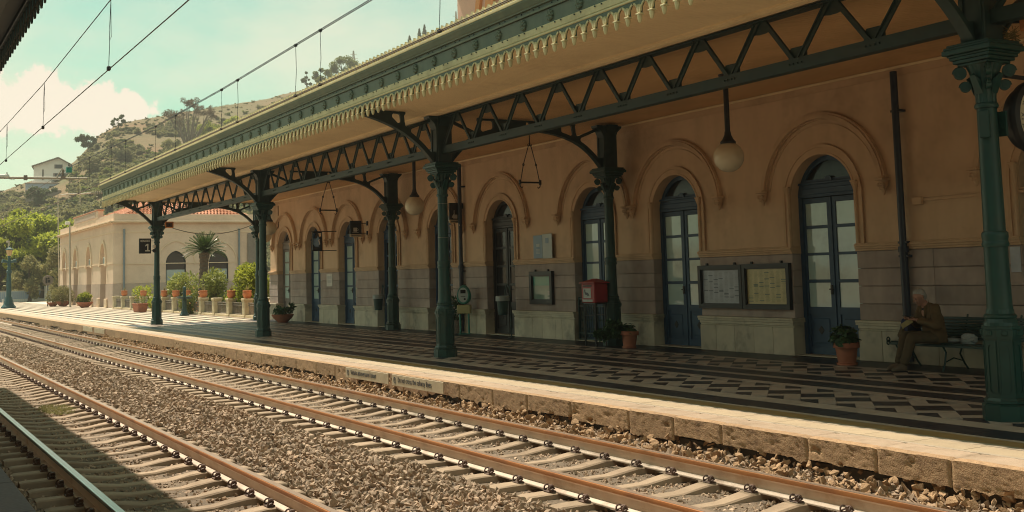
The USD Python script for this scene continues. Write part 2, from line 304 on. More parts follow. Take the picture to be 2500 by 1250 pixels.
mk('flower', (0.70, 0.26, 0.10), (0.72, 0.42, 0.16), 20, 0.6, trans=0.2)
mk('bark', (0.13, 0.095, 0.065), (0.08, 0.058, 0.042), 6, 0.9, 0.7, 12, 0.03)
mk('bark_pale', (0.20, 0.15, 0.105), (0.13, 0.10, 0.07), 3, 0.9, 0.5, 6, 0.05)
mk('dry_grass', (0.30, 0.215, 0.085), (0.20, 0.17, 0.06), 20, 0.9, trans=0.2)
mk('fan_brown', (0.045, 0.026, 0.020), (0.03, 0.02, 0.016), 2, 0.3)
mk('leaf_lime2', (0.33, 0.34, 0.085), (0.20, 0.23, 0.055), 0.9, 0.5, trans=0.4)
mk('leaf_brown2', (0.13, 0.105, 0.05), (0.16, 0.085, 0.04), 0.5, 0.7, trans=0.2)
mk('paper_yellow2', (0.56, 0.47, 0.33), (0.48, 0.40, 0.28), 5, 0.6, c3=(0.40, 0.32, 0.22), scale3=2)
mk('ink_soft', (0.30, 0.33, 0.38), None, 5, 0.5); mk('ink_teal_soft', (0.40, 0.38, 0.20), None, 5, 0.5)
mk('edge_top', (0.37, 0.285, 0.205), (0.31, 0.235, 0.165), 7, 0.9, 0.5, 60, 0.01, c3=(0.24, 0.18, 0.12), scale3=2.5, rnd=0.08)
mk('pipe_grey', (0.20, 0.24, 0.26), (0.16, 0.19, 0.21), 3, 0.5)
mk('tile_dark_worn', (0.30, 0.25, 0.195), (0.25, 0.205, 0.16), 4, 0.5, 0.2, 60, 0.003, c3=(0.20, 0.165, 0.13), scale3=0.8)  # dark tile lightened to imitate sun glare beyond the canopy
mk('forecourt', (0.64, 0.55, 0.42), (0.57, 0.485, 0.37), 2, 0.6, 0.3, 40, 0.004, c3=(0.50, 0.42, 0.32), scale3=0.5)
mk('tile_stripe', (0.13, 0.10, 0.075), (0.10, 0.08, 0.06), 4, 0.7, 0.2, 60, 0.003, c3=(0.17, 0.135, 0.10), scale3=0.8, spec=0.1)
mk('wrapper', (0.34, 0.29, 0.13), (0.26, 0.22, 0.10), 20, 0.7)
# ================================================================== THE SETTING: ground, track bed, platforms
XE, XF, XR, XW = 8.366, 10.87, 15.28, 15.85      # platform edge, front columns, rear columns, wall face
YC = [7.94, 21.5, 34.03, 48.5]                   # column rows
ZR = -0.22                                       # rail head
ground = thing('ground', kind='structure')
obj('plain', bx(-900, 1200, -300, 1500, -1.2, -0.62), 'ground', ground)
tb = thing('track_bed', kind='structure')
nx, ny = 90, 340
gx, gy = np.meshgrid(np.linspace(0.9, 8.75, nx), np.concatenate([np.linspace(1, 40, 260), np.linspace(40.6, 260, 80)]), indexing='ij')
gz = -0.455+0.05*(meshkit.fbm(np.stack([gx*5, gy*5, 0*gx], -1), 4)-0.5)
gz += np.interp(gx, [0.9, 1.6, 4.3, 5.0, 5.6, 7.9, 8.4, 8.75], [0.02, -0.01, 0.0, 0.03, 0.0, -0.01, 0.06, 0.10])
gz += np.clip(gy-60, 0, 80)/80*0.07
vv = np.stack([gx, gy, gz], -1).reshape(-1, 3)
ii = (np.arange(nx-1)[:, None]*ny+np.arange(ny-1)[None]).ravel()
ff = np.concatenate([np.stack([ii, ii+ny, ii+ny+1], 1), np.stack([ii, ii+ny+1, ii+1], 1)])
obj('gravel_bed', trimesh.Trimesh(vv, ff, process=False), 'ballast_bed', tb, smooth=True)

# ---- two tracks: rails with a white-dusted foot, concrete sleepers, spring clips
def rail_poly(part):
    if part == 'head':
        p = [(-0.036, 0), (-0.036, -0.030), (-0.030, -0.043), (0.030, -0.043), (0.036, -0.030), (0.036, 0)]
        return Polygon([(-0.034, 0.0), (-0.030, 0.004), (0.030, 0.004), (0.034, 0.0)]+p[::-1][1:-1]+[(-0.036, -0.004)]).buffer(0)
    if part == 'web':
        return Polygon([(-0.030, -0.043), (-0.010, -0.062), (-0.008, -0.110), (-0.014, -0.138), (0.014, -0.138), (0.008, -0.110), (0.010, -0.062), (0.030, -0.043)])
    return Polygon([(-0.014, -0.138), (-0.070, -0.154), (-0.075, -0.160), (-0.075, -0.172), (0.075, -0.172), (0.075, -0.160), (0.070, -0.154), (0.014, -0.138)])
def sleeper_mesh(g):
    prof = [(-1.18, 0.0), (-1.14, 0.010), (-0.98, 0.012), (-0.60, 0.012), (-0.48, -0.002), (-0.26, -0.036), (0.26, -0.036), (0.48, -0.002), (0.60, 0.012), (0.98, 0.012), (1.14, 0.010), (1.18, 0.0)]
    ms = []; L = len(prof)
    v, f = [], []
    for x, z in prof:
        wt = 0.10 if abs(x) > 0.4 else 0.085
        j = g.normal(0, 0.002, 4)
        v += [(x, -wt+j[0], z-0.012), (x, -wt+0.018, z+j[1]), (x, wt-0.018, z+j[2]), (x, wt+j[3], z-0.012), (x, wt+0.035, -0.16), (x, -wt-0.035, -0.16)]
    for i in range(L-1):
        for k in range(6):
            a, b = i*6+k, i*6+(k+1) % 6
            f += [[a, b, b+6], [a, b+6, a+6]]
    for k in range(1, 5): f += [[0, k+1, k], [(L-1)*6, (L-1)*6+k, (L-1)*6+k+1]]
    return trimesh.Trimesh(np.array(v), np.array(f)[:, ::-1], process=False)
def clip_mesh():
    m = MB()
    for s in (-1, 1):                                   # a bent spring bar either side of the bolt, like the coils in the photo
        t = np.linspace(0, 1.55*math.pi, 10)
        m.add(tube([(0.030*math.cos(a)-0.01, s*(0.030+0.022*math.sin(a*0.5)), 0.030+0.030*math.sin(a)) for a in t], 0.0085, 5))
        m.add(tube([(0.02, s*0.045, 0.03), (-0.045, s*0.05, 0.012)], 0.0085, 5))
    m.add(bx(-0.018, 0.026, -0.020, 0.020, 0.0, 0.062, 0.006), bx(-0.05, 0.05, -0.055, 0.055, -0.012, 0.008, 0.004))
    return m.mesh()
CLIP = clip_mesh()
def track(xc, label, n_near, steel):
    t = thing('railway_track', label, 'railway track')
    for s in (-1, 1):
        xr = xc+s*0.75
        st = steel and s == -1
        r = obj('rail', T(ext_y(rail_poly('head'), 1.0, 230), xr, 0, ZR-0.004), 'rail_steel' if st else 'rail_rust', t, smooth=30)
        obj('web', T(ext_y(rail_poly('web'), 1.0, 230), xr, 0, ZR-0.004), 'rail_web', r)
        obj('foot', T(ext_y(rail_poly('foot'), 1.0, 230), xr, 0, ZR-0.004), 'rail_foot', r)
        if not st: obj('running_band', bx(xr-0.031, xr+0.031, 1.0, 230, ZR-0.0015, ZR+0.0016), 'rail_brown', r)
    g = np.random.default_rng(int(xc*100))
    var = [sleeper_mesh(g) for _ in range(6)]; far = MB(); farclip = MB(); Y = 2.17 if xc > 4 else 2.02; k = 0
    while Y < 150:
        m = T(var[k % 6], xc+g.normal(0, 0.012), Y, ZR-0.172-0.012+g.normal(0, 0.002), rz=g.normal(0, 0.004))
        vis = Y > 5.0
        cl = [T(CLIP, xc+s*0.75+e*0.098, Y, ZR-0.165, rz=0 if e < 0 else math.pi) for s in (-1, 1) for e in (-1, 1)]
        if vis and k < n_near:
            sl = obj('sleeper', m, 'concrete', t)
            if Y < 26:
                for c in cl: obj('rail_clip', c, 'clip', sl)
            else: farclip.add(*cl)
        else:
            far.add(m)
            if Y < 60: farclip.add(*cl)
        Y += 0.6; k += 1
    obj('far_sleepers', far, 'concrete', t, kind='stuff'); obj('far_clips', farclip, 'clip', t, kind='stuff')
    return t
track(6.696, 'sunlit rusty railway track running beside the station platform', 110, False)
track(2.734, 'nearer railway track half in shade with one polished steel rail', 70, True)

# ---- ballast: single stones (uncountable: one instancer), larger rubble fallen from under the platform edge
def scatter(n, x0, x1, y0, y1, g):
    p = np.stack([g.uniform(x0, x1, n), g.uniform(y0, y1, n)], 1)
    u, v, w = pix(np.c_[p, np.full(n, -0.4)])
    return p[(w > 2) & (u > -350) & (u < 2850) & (v < 1750)]
g = np.random.default_rng(3); P, S = [], []
def bed_z(p):
    z = np.interp(p[:, 0], [0.9, 1.6, 4.3, 5.0, 5.6, 7.9, 8.4, 8.75], [0.02, -0.01, 0.0, 0.03, 0.0, -0.01, 0.06, 0.10])-0.455
    return z
for (y0, y1, dens, s0, s1) in ((4.5, 14, 330, 0.030, 0.056), (14, 26, 240, 0.032, 0.060), (26, 45, 130, 0.038, 0.070), (45, 90, 40, 0.055, 0.095)):
    p = scatter(int(7.4*(y1-y0)*dens), 1.15, 8.45, y0, y1, g)
    z = bed_z(p)+g.random(len(p))**1.2*0.075+0.0
    sz = np.ones(len(p)); on = np.zeros(len(p), bool)                          # keep the stones below rail foot level over the sleepers
    for xc, y_0 in ((6.696, 2.17), (2.734, 2.02)):
        ins = np.abs(p[:, 0]-xc) < 1.2; ph = np.abs((p[:, 1]-y_0+0.3) % 0.6-0.3)
        on |= ins & (ph < 0.135)
        z = np.where(ins, np.minimum(z, -0.472+0.02*g.random(len(p))), z); sz = np.where(ins, 0.72, sz)
        rail = np.abs(np.abs(p[:, 0]-xc)-0.75) < 0.12
        z = np.where(rail, np.minimum(z, -0.437), z)
    p, z, sz = p[~on], z[~on], sz[~on]
    P.append(np.c_[p, z]); S.append(g.uniform(s0, s1, len(p))*sz)
P, S = np.concatenate(P), np.concatenate(S)
SC = np.stack([S*g.uniform(0.8, 1.35, len(S)), S*g.uniform(0.7, 1.1, len(S)), S*g.uniform(0.5, 0.85, len(S))], 1)
instancer('ballast', [rock(1.0, k, rough=0.45) for k in range(14)], P, 'ballast', SC, seed=5, kind='stuff', label='brown crushed stone ballast spread between and around the rails', cat='ballast')
n = 5200; p = scatter(n, 7.75, 8.50, 5.0, 46, g); rb = np.c_[p, -0.42+np.clip((p[:, 0]-7.85), 0, 1)*0.34*g.random(len(p))]
instancer('edge_rubble', [rock(1.0, 50+k, rough=0.5) for k in range(8)], rb, 'edge_stone', np.stack([g.uniform(0.025, 0.085, len(p)) for _ in range(3)], 1), seed=9, kind='stuff', label='broken tan stone rubble under the crumbling platform edge', cat='rubble')

# ---- the platform: slab, rough edge blocks, bands of slabs and the diagonal two-colour tile pattern, every near piece its own part
plat = thing('station_platform', kind='structure')
obj('core', cat_([bx(8.62, 45, -4, 240, -0.60, -0.030), bx(8.45, 8.62, -4, 240, -0.60, -0.26)]), 'grout', plat)
def edge_block(y0, y1, g, fine):
    ny_, nf, nt = (int((y1-y0)/0.022), 15, 9) if fine else (8, 4, 3)
    bot = -0.235-0.09*g.random()
    ys = np.linspace(y0, y1, ny_+1)
    sec = [(0, bot*(1-i/nf)) for i in range(nf+1)]+[(0.42*i/nt, 0.0) for i in range(1, nt+1)]
    sec = np.array(sec); v = np.zeros((len(ys), len(sec), 3))
    v[..., 0] = XE+sec[None, :, 0]; v[..., 1] = ys[:, None]; v[..., 2] = sec[None, :, 1]
    if fine:
        n1 = meshkit.fbm(v*[1, 7, 9], 5, 3)-0.5; n2 = meshkit.fbm(v*[1, 34, 40]+7, 4, 9)-0.5
        face = np.clip(1-(v[..., 0]-XE)/0.05, 0, 1); low = np.clip(-v[..., 2]/0.25, 0, 1)
        v[..., 0] += face*(0.012*n1+0.012*n2); v[..., 0] += face*0.16*np.clip(n1-0.15, 0, 1)*low*3
        v[..., 2] += (1-low)*(0.010*n2+0.008*n1)*1.0-0.012*np.exp(-((v[..., 0]-XE)/0.03)**2)*(1-low)
        v[:, 0, 2] += 0.16*(meshkit.fbm(np.stack([ys*6, ys*0, ys*0], -1), 4, 2)-0.35)
        endd = np.minimum(ys-y0, y1-ys); v[..., 0] += (0.014*np.exp(-endd/0.012))[:, None]*face; v[..., 2] -= (0.012*np.exp(-endd/0.015))[:, None]*(1-low)
    a = len(sec); ii = (np.arange(len(ys)-1)[:, None]*a+np.arange(a-1)[None]).ravel()
    f = np.concatenate([np.stack([ii, ii+1, ii+a+1], 1), np.stack([ii, ii+a+1, ii+a], 1)])
    m = trimesh.Trimesh(v.reshape(-1, 3), f, process=False)
    back = bx(XE+0.06, XE+0.41, y0+0.003, y1-0.003, bot+0.02, -0.03)
    nf_ = nf+2; k = ((f % a) >= nf_).all(1)
    return cat_([trimesh.Trimesh(v.reshape(-1, 3), f[~k], process=True), back]), trimesh.Trimesh(v.reshape(-1, 3), f[k], process=True)
g = np.random.default_rng(11); y = 3.6; cuts = []
while y < 120:
    L = g.uniform(0.82, 1.35) if y < 60 else 4.0; cuts.append((y+0.002, y+L-0.002)); y += L
far = MB(); fart = MB()
for y0, y1 in cuts:
    plate = [(16.54, 18.585), (18.747, 20.797)]
    eb, et = edge_block(y0, y1, g, y0 < 34)
    if y1 < 62: q = obj('edge_block', eb, 'edge_stone', plat, smooth=25); obj('worn_top', et, 'edge_top', q, smooth=25)
    else: far.add(eb); fart.add(et)
obj('far_edge_blocks', far, 'edge_stone', plat, kind='stuff'); obj('far_edge_tops', fart, 'edge_top', plat, kind='stuff')
# bands along the edge and between the patterns: (x0, x1, material, piece length, name)
BANDS = [(8.79, 8.855, 'tile_grey', 1.5, 'border_slab'), (8.86, 9.19, 'tile_cream', 0.62, 'cream_slab'), (9.195, 9.315, 'tile_grey', 1.24, 'border_slab'), (9.32, 9.58, 'tile_ochre', 1.24, 'ochre_slab'),
         (9.585, 9.68, 'tile_light', 1.24, 'border_slab'), (9.685, 10.13, 'tile_dark', 0.62, 'dark_slab'), (10.135, 10.48, 'tile_light', 0.62, 'border_slab'),
         (11.74, 11.95, 'tile_light', 0.62, 'border_slab'), (11.955, 12.42, 'tile_dark', 0.62, 'dark_slab'), (12.425, 12.60, 'tile_light', 0.62, 'border_slab'), (12.605, 13.11, 'tile_dark', 0.62, 'dark_slab'), (13.115, 13.30, 'tile_light', 0.62, 'border_slab'),
         (14.56, 14.75, 'tile_light', 0.62, 'border_slab'), (14.755, 15.72, 'tile_dark', 0.8, 'dark_slab')]
cnt = {}; farm = {}
def lay(name, mesh, mat, y):
    u, v, w = pix([[10, y, 0]]); c = cnt[name] = cnt.get(name, 0)
    if c < 296 and y > 4.2:
        cnt[name] += 1; obj(name, mesh, mat, plat)
    else: farm.setdefault(mat, MB()).add(mesh)
g = np.random.default_rng(21)
pieces = []
for x0, x1, mat, L, nm in BANDS:
    ph = g.random()*L; y = 3.0-ph
    while y < (72 if x1 < 9.6 else 49.0):
        d = g.normal(0, 0.0012)
        pieces.append((y+L/2, nm, bx(x0, x1, y+0.003, y+L-0.003, -0.03, d), mat)); y += L
    # the far, sunlit end of the platform: the bands go on as long pieces, paler for sun glare
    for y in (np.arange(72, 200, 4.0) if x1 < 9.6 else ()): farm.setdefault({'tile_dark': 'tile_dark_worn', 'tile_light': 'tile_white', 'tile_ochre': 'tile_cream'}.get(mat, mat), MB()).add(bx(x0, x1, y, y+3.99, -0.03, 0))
w = 0.4395; h = w/2; R2 = math.sqrt(2)
def band_pattern(X0, X1, c0):
    clip = lambda yc: sbox(X0+0.003, yc-2.5, X1-0.003, yc+2.5)
    for k in range(-5, 71):
        yc = 6.0+k*w*R2+c0; xm = (X0+X1)/2
        def P_(p0, p1, q0, q1):
            s = 0.0022
            pts = [(p0+s, q0+s), (p1-s, q0+s), (p1-s, q1-s), (p0+s, q1-s)]
            return Polygon([(xm+(p+q)/R2, yc+(q-p)/R2) for p, q in pts]).intersection(clip(yc))
        H = w/2
        for nm, mt, a in (('pattern_tile', 'tile_dark', (-H, H, -w/2, w/2)), ('pattern_tile', 'tile_light', (-H, H, w/2, w/2+h)), ('pattern_tile', 'tile_light', (-H, H, -w/2-h, -w/2)),
                          ('pattern_tile', 'tile_light', (-H, 0, w/2+h, w/2+h+w)), ('pattern_tile', 'tile_dark', (0, H, w/2+h, w/2+h+w)),
                          ('pattern_tile', 'tile_dark', (-H, 0, -w/2-h-w, -w/2-h)), ('pattern_tile', 'tile_light', (0, H, -w/2-h-w, -w/2-h))):
            q = P_(*a)
            if q.area > 2e-3: pieces.append((yc, nm, ext_z(q, -0.03, g.normal(0, 0.0012)), mt))
band_pattern(10.485, 11.735, 0.0); band_pattern(13.305, 14.555, 0.2)
pieces = [(y, n_, m_, {'tile_dark': 'tile_dark_worn', 'tile_light': 'tile_white', 'tile_ochre': 'tile_cream'}.get(t_, t_) if y > 49.3 else t_) for y, n_, m_, t_ in pieces]  # past the canopy, paler copies carry the sun glare in their colour
pieces.sort(key=lambda a: a[0])
for yc, nm, m, mt in pieces: lay(nm, m, mt, yc)
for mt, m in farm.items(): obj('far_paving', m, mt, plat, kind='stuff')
# sunlit forecourt beyond the canopy: pale striped paving
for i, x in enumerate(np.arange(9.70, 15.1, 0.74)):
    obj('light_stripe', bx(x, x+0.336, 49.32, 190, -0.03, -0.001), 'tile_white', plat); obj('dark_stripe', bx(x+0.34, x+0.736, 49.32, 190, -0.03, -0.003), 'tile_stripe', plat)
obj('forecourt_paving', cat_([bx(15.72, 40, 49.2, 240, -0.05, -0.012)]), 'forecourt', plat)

# ---- the two white notice plates on the platform face
def plate(y0, y1, text, label):
    t = thing('warning_plate', label, 'sign plate', 'warning plates on the platform edge')
    obj('plate', bx(8.300, 8.318, y0, y1, -0.205, -0.012, 0.003), 'paper_yellow2', t)
    m = meshkit.text_mesh(text, 0.085, 0.003); v = m.vertices; m = trimesh.Trimesh(np.stack([8.2995-v[:, 2], y1-0.26-v[:, 0]*0.84, v[:, 1]-0.135], 1), m.faces, process=False)
    obj('lettering', m, 'ink', t)
    q = Point(0, 0).buffer(0.055).difference(Point(0, 0).buffer(0.043)).union(sbox(-0.008, -0.012, 0.008, 0.033)).union(sbox(-0.008, -0.033, 0.008, -0.02))
    obj('warning_mark', T(ext_x(q, 8.2965, 8.2995), 0, y1-0.13, -0.108), 'ink', t)
plate(18.747, 20.797, 'Vietato attraversare i binari', 'pale plate reading Vietato attraversare i binari on platform face')
plate(16.54, 18.585, 'Do not cross the railway lines', 'pale plate reading Do not cross the railway lines on platform face')
for yy, lb in ((46.0, 'farther blank-looking pale plate on platform edge, right of its pair'), (48.6, 'farther blank-looking pale plate on platform edge, left of its pair')):
    t = thing('warning_plate', lb, 'sign plate', 'warning plates on the platform edge')
    obj('plate', bx(8.300, 8.318, yy, yy+2.2, -0.20, -0.012, 0.003), 'paper_yellow2', t)
# ---- near platform, bottom left corner
npf = thing('near_platform', kind='structure')
obj('paving', cat_([bx(-6, 0.85, -6, 60, -0.62, -0.004), ]), 'dark_platform', npf)
for k in range(30):
    obj('edge_slab', bx(0.853, 1.22, 2+k*1.5+0.004, 2+k*1.5+1.496, -0.60, 0.0, 0.012), 'dark_platform', npf)
# ================================================================== THE STATION BUILDING
DOORS = [10.26, 15.27, 19.71, 23.01, 27.68, 31.49, 35.55, 39.31, 42.96, 46.55]
YEND, XD, ZA, RO = 48.55, 16.06, 3.04, 0.82
bld = thing('station_building', 'long ochre station building with arched blue doors under the canopy', 'building')
def opening(c, r=RO, z0=-0.1, za=ZA):
    return Polygon([(c-r, z0), (c+r, z0)]+arc(c, za, r, 0, 180, 28))
wall = sbox(-3, 2.12, YEND, 6.2)
for c in DOORS: wall = wall.difference(opening(c))
obj('wall', ext_x(wall, XW, XW+0.55), 'wall_paint', bld)
obj('end_wall', bx(XW+0.56, 27, YEND-0.4, YEND-0.002, 0, 6.2), 'wall_paint', bld)
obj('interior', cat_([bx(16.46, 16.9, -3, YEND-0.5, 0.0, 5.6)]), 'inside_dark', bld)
obj('frieze_band', bx(XW-0.022, XW-0.001, -3, YEND, 5.06, 5.30), 'wall_trim', bld)
edges = [-3.0]+[v for c in DOORS for v in (c-RO, c+RO)]+[YEND]
g = np.random.default_rng(31)
for i in range(0, len(edges), 2):
    a, b = edges[i], edges[i+1]
    if b-a < 0.2: continue
    obj('pier_core', bx(15.86, 16.40, a+0.02, b-0.02, 0.0, 2.119), 'course_stone', bld)
    hs = [0.72, 1.02, 1.34, 1.66, 1.98]
    for k in range(4):
        L = b-a; n = 1 if L < 3.0 else int(round(L/2.2))
        for j in range(n):
            o = g.normal(0, 0.002)
            obj('stone_course', bx(15.80+o, 16.398, a+L*j/n+0.002, a+L*(j+1)/n-0.002, hs[k]+0.006, hs[k+1]-0.006, 0.008), 'course_stone', bld)
    mo = MB()
    for z0, z1, x in ((0.54, 0.575, 15.755), (0.576, 0.635, 15.725), (0.636, 0.68, 15.70), (0.681, 0.722, 15.685)): mo.add(bx(x, 16.399, a-0.03*(x < 15.72), b+0.03*(x < 15.72), z0, z1, 0.006))
    obj('base_moulding', mo, 'marble', bld)
    n = max(1, int(round((b-a)/0.52)))
    ys = np.linspace(a, b, n+1); ys[1:-1] += g.normal(0, 0.05, max(0, n-1))
    for j in range(n): obj('marble_slab', bx(15.735+g.normal(0, 0.002), 16.399, ys[j]+0.003, ys[j+1]-0.003, 0.0, 0.538, 0.004), 'marble', bld)
    mo = MB()
    for z0, z1, x in ((1.98, 2.02, 15.775), (2.021, 2.06, 15.755), (2.061, 2.10, 15.735), (2.101, 2.124, 15.765)): mo.add(bx(x, 16.399, a-0.012, b+0.012, z0, z1, 0.005))
    obj('string_course', mo, 'wall_trim', bld)
def ring(c, r0, r1, a0=0, a1=180, za=ZA, leg=None):
    p = arc(c, za, r1, a0, a1, 40)+arc(c, za, r0, a1, a0, 40)
    if leg is not None: p = [(c+r1, leg)]+arc(c, za, r1, 0, 180, 40)+[(c-r1, leg), (c-r0, leg)]+arc(c, za, r0, 180, 0, 40)+[(c+r0, leg)]
    return Polygon(p)
def corbel(y):
    m = MB(); m.add(bx(-0.20, 0, -0.095, 0.095, 0.225, 0.27, 0.008))
    m.add(T(lathe([(0, -0.04), (0.02, -0.03), (0.035, 0.02), (0.06, 0.08), (0.085, 0.15), (0.092, 0.22), (0, 0.225)], 10), -0.07, 0, 0))
    for s in (-1, 0, 1): m.add(T(trimesh.creation.icosphere(1, 0.035), -0.14, 0.055*s, 0.15), T(trimesh.creation.icosphere(1, 0.026), -0.12, 0.035*s, 0.08))
    return T(m.mesh(), XW, y, 3.0)
for i, c in enumerate(DOORS):
    obj('archivolt', cat_([ext_x(ring(c, 0.825, 0.985, leg=2.125), 15.812, XW), ext_x(ring(c, 0.955, 1.012, leg=2.125), 15.795, 15.8115), ext_x(ring(c, 0.822, 0.862, leg=2.125), 15.800, 15.8118)]), 'wall_trim', bld)
    a = math.degrees(math.asin(0.23/1.55))
    obj('hood_mould', cat_([ext_x(ring(c, 1.475, 1.62, a, 180-a), 15.80, XW), ext_x(ring(c, 1.50, 1.575, a, 180-a), 15.735, 15.7995), ext_x(ring(c, 1.565, 1.615, a, 180-a), 15.765, 15.7995), ext_x(ring(c, 1.40, 1.42, a, 180-a), 15.838, XW)]), 'wall_trim', bld)
    for s in (-1, 1):
        obj('corbel', corbel(c+s*1.545), 'wall_trim', bld)
        cap = MB(); cap.add(T(lathe([(0, 0), (0.045, 0), (0.045, 0.02), (0.05, 0.03), (0.075, 0.10), (0.08, 0.13), (0, 0.13)], 10), 15.80, c+s*0.865, 3.13), cyl((15.80, c+s*0.865, 2.125), (15.80, c+s*0.865, 3.14), 0.036, 10), bx(15.735, 15.83, c+s*0.865-0.07, c+s*0.865+0.07, 3.26, 3.295, 0.006))
        obj('jamb_shaft', cap, 'wall_trim', bld)
    obj('threshold', bx(15.78, 16.38, c-RO+0.003, c+RO-0.003, 0.003, 0.022, 0.004), 'marble', bld)
    # door: frame, two leaves of four panes over a panel, transom and fanlight
    grey = i == 9; dm = 'door_grey' if grey else ('black' if i == 4 else 'door_blue')
    fr = MB()
    for s in (-1, 1):
        fr.box(XD-0.03, XD+0.09, c+s*0.775-0.045, c+s*0.775+0.045, 0.02, 3.06)
        for yy, ww in ((0.705, 0.024), (0.066, 0.042)): fr.box(XD, XD+0.05, c+s*yy-ww, c+s*yy+ww, 0.025, 3.05)
        for z0, z1 in ((2.95, 3.05), (2.455, 2.515), (1.935, 1.985), (1.405, 1.465), (0.80, 0.935), (0.03, 0.17)): fr.box(XD+0.001, XD+0.049, c+s*0.40-0.30, c+s*0.40+0.30, z0, z1)
        fr.box(XD+0.022, XD+0.04, c+s*0.40-0.30, c+s*0.40+0.30, 0.16, 0.81); fr.box(XD+0.004, XD+0.024, c+s*0.40-0.21, c+s*0.40+0.21, 0.25, 0.72, bev=0.012)
    fr.box(XD-0.02, XD+0.004, c-0.022, c+0.022, 0.03, 3.05)
    fr.box(XD-0.035, XD+0.09, c-0.818, c+0.818, 3.065, 3.31); fr.box(XD-0.055, XD-0.034, c-0.70, c+0.70, 3.12, 3.24, bev=0.012); fr.box(XD-0.075, XD-0.03, c-0.818, c+0.818, 3.311, 3.36, bev=0.01)
    fa = opening(c, RO-0.004).intersection(sbox(c-1, 3.362, c+1, 4)); fin = opening(c, RO-0.10).intersection(sbox(c-1, 3.41, c+1, 4))
    fr.add(ext_x(fa.difference(fin), XD-0.02, XD+0.06)); fr.add(ext_x(Point(c, 3.36).buffer(0.10).intersection(sbox(c-1, 3.362, c+1, 4)), XD-0.05, XD-0.021))
    d = obj('door', fr, dm, bld)
    obj('fanlight', ext_x(fin, XD+0.02, XD+0.03), 'dark_glass', d)
    for s in (-1, 1):
        for z0, z1 in ((2.517, 2.948), (1.987, 2.453), (1.467, 1.933), (0.937, 1.403)):
            obj('pane', bx(XD+0.020, XD+0.030, c+s*0.40-0.29, c+s*0.40+0.29, z0, z1), 'dark_glass' if i in (5, 6) or (i == 4) else 'pane', d)
        if not grey:
            q = Polygon([(c+s*0.40, 0.42), (c+s*0.40+0.055, 0.49), (c+s*0.40, 0.56), (c+s*0.40-0.055, 0.49)]); obj('grille_diamond', ext_x(q.buffer(0.012), XD-0.004, XD+0.004), 'black', d)
    obj('handle', cat_([bx(XD-0.05, XD-0.025, c+0.02, c+0.07, 1.18, 1.36, 0.006), cyl((XD-0.06, c+0.045, 1.28), (XD-0.10, c+0.045, 1.28), 0.012, 8), cyl((XD-0.10, c+0.045, 1.28), (XD-0.10, c-0.06, 1.28), 0.011, 8)]), 'black', d)
# upper storey of the middle of the station, above the canopy roof
up = sbox(2, 5.5, 30.33, 11.9)
wins = [26.55, 20.6, 14.7]
for c in wins: up = up.difference(Polygon([(c-1.45, 7.2), (c+1.45, 7.2)]+arc(c, 9.3, 1.45, 0, 180, 28)))
obj('upper_wall', ext_x(up, 16.0, 16.5), 'pilaster_pink', bld)
obj('upper_end_wall', bx(16.501, 26, 29.9, 30.328, 5.5, 11.9), 'pilaster_pink', bld)
for c in wins:
    obj('upper_arch', cat_([ext_x(ring(c, 1.46, 1.95, 0, 180, 9.3, 7.2), 15.93, 15.999), ext_x(ring(c, 2.25, 2.5, 0, 180, 9.3, 7.2), 15.90, 15.999)]), 'arch_orange', bld)
    obj('upper_window', ext_x(Polygon([(c-1.445, 7.2), (c+1.445, 7.2)]+arc(c, 9.3, 1.445, 0, 180, 28)), 16.25, 16.30), 'dark_glass', bld)
    obj('upper_window_frame', cat_([bx(16.2, 16.25, c-0.05, c+0.05, 7.2, 10.7), bx(16.2, 16.249, c-1.44, c+1.44, 9.2, 9.32), ext_x(ring(c, 1.33, 1.445, 0, 180, 9.3, 7.2), 16.15, 16.2)]), 'arch_orange', bld)
obj('upper_roof', cat_([bx(15.30, 27, 1, 31.0, 11.72, 11.9), bx(15.45, 27, 1.2, 30.8, 11.9, 12.3)]), 'roof_tile', bld)
obj('roof_slab', bx(16.1, 27, -3, 48.2, 6.2, 6.5), 'roof_sheet', bld)

# ---- things fixed to the wall
t = thing('drainpipe', 'dark blue drainpipe down the wall beside the seated man', 'drainpipe', loc=(15.70, 13.3, 0))
obj('pipe', cat_([cyl((0, 0, 2.02), (0, 0, 5.12), 0.062, 14), cyl((0, 0, 0.04), (0, 0, 1.94), 0.07, 14)]), 'pipe_dark', t, smooth=40)
obj('collar', cat_([cyl((0, 0, 1.93), (0, 0, 2.03), 0.088, 14)]), 'pipe_dark', t, smooth=40)
for z in (1.86, 2.10, 4.42): obj('bracket', cat_([bx(-0.02, 0.15, -0.10, 0.10, z-0.02, z+0.02, 0.004)]), 'pipe_dark', t)
t2 = dup(t, (15.70, 29.9, 0), 0, 'dark drainpipe behind the green ticket machine')
t = thing('cable_conduit', 'ochre painted cable conduit with junction box right of the drainpipe', 'conduit')
obj('trunking', cat_([bx(15.82, XW-0.001, 9.4, 13.22, 2.80, 2.845), bx(15.825, XW-0.001, 9.4, 12.93, 2.86, 2.885)]), 'wall_trim', t); obj('junction_box', bx(15.77, XW-0.001, 12.93, 13.12, 2.74, 2.87, 0.008), 'wall_trim', t)
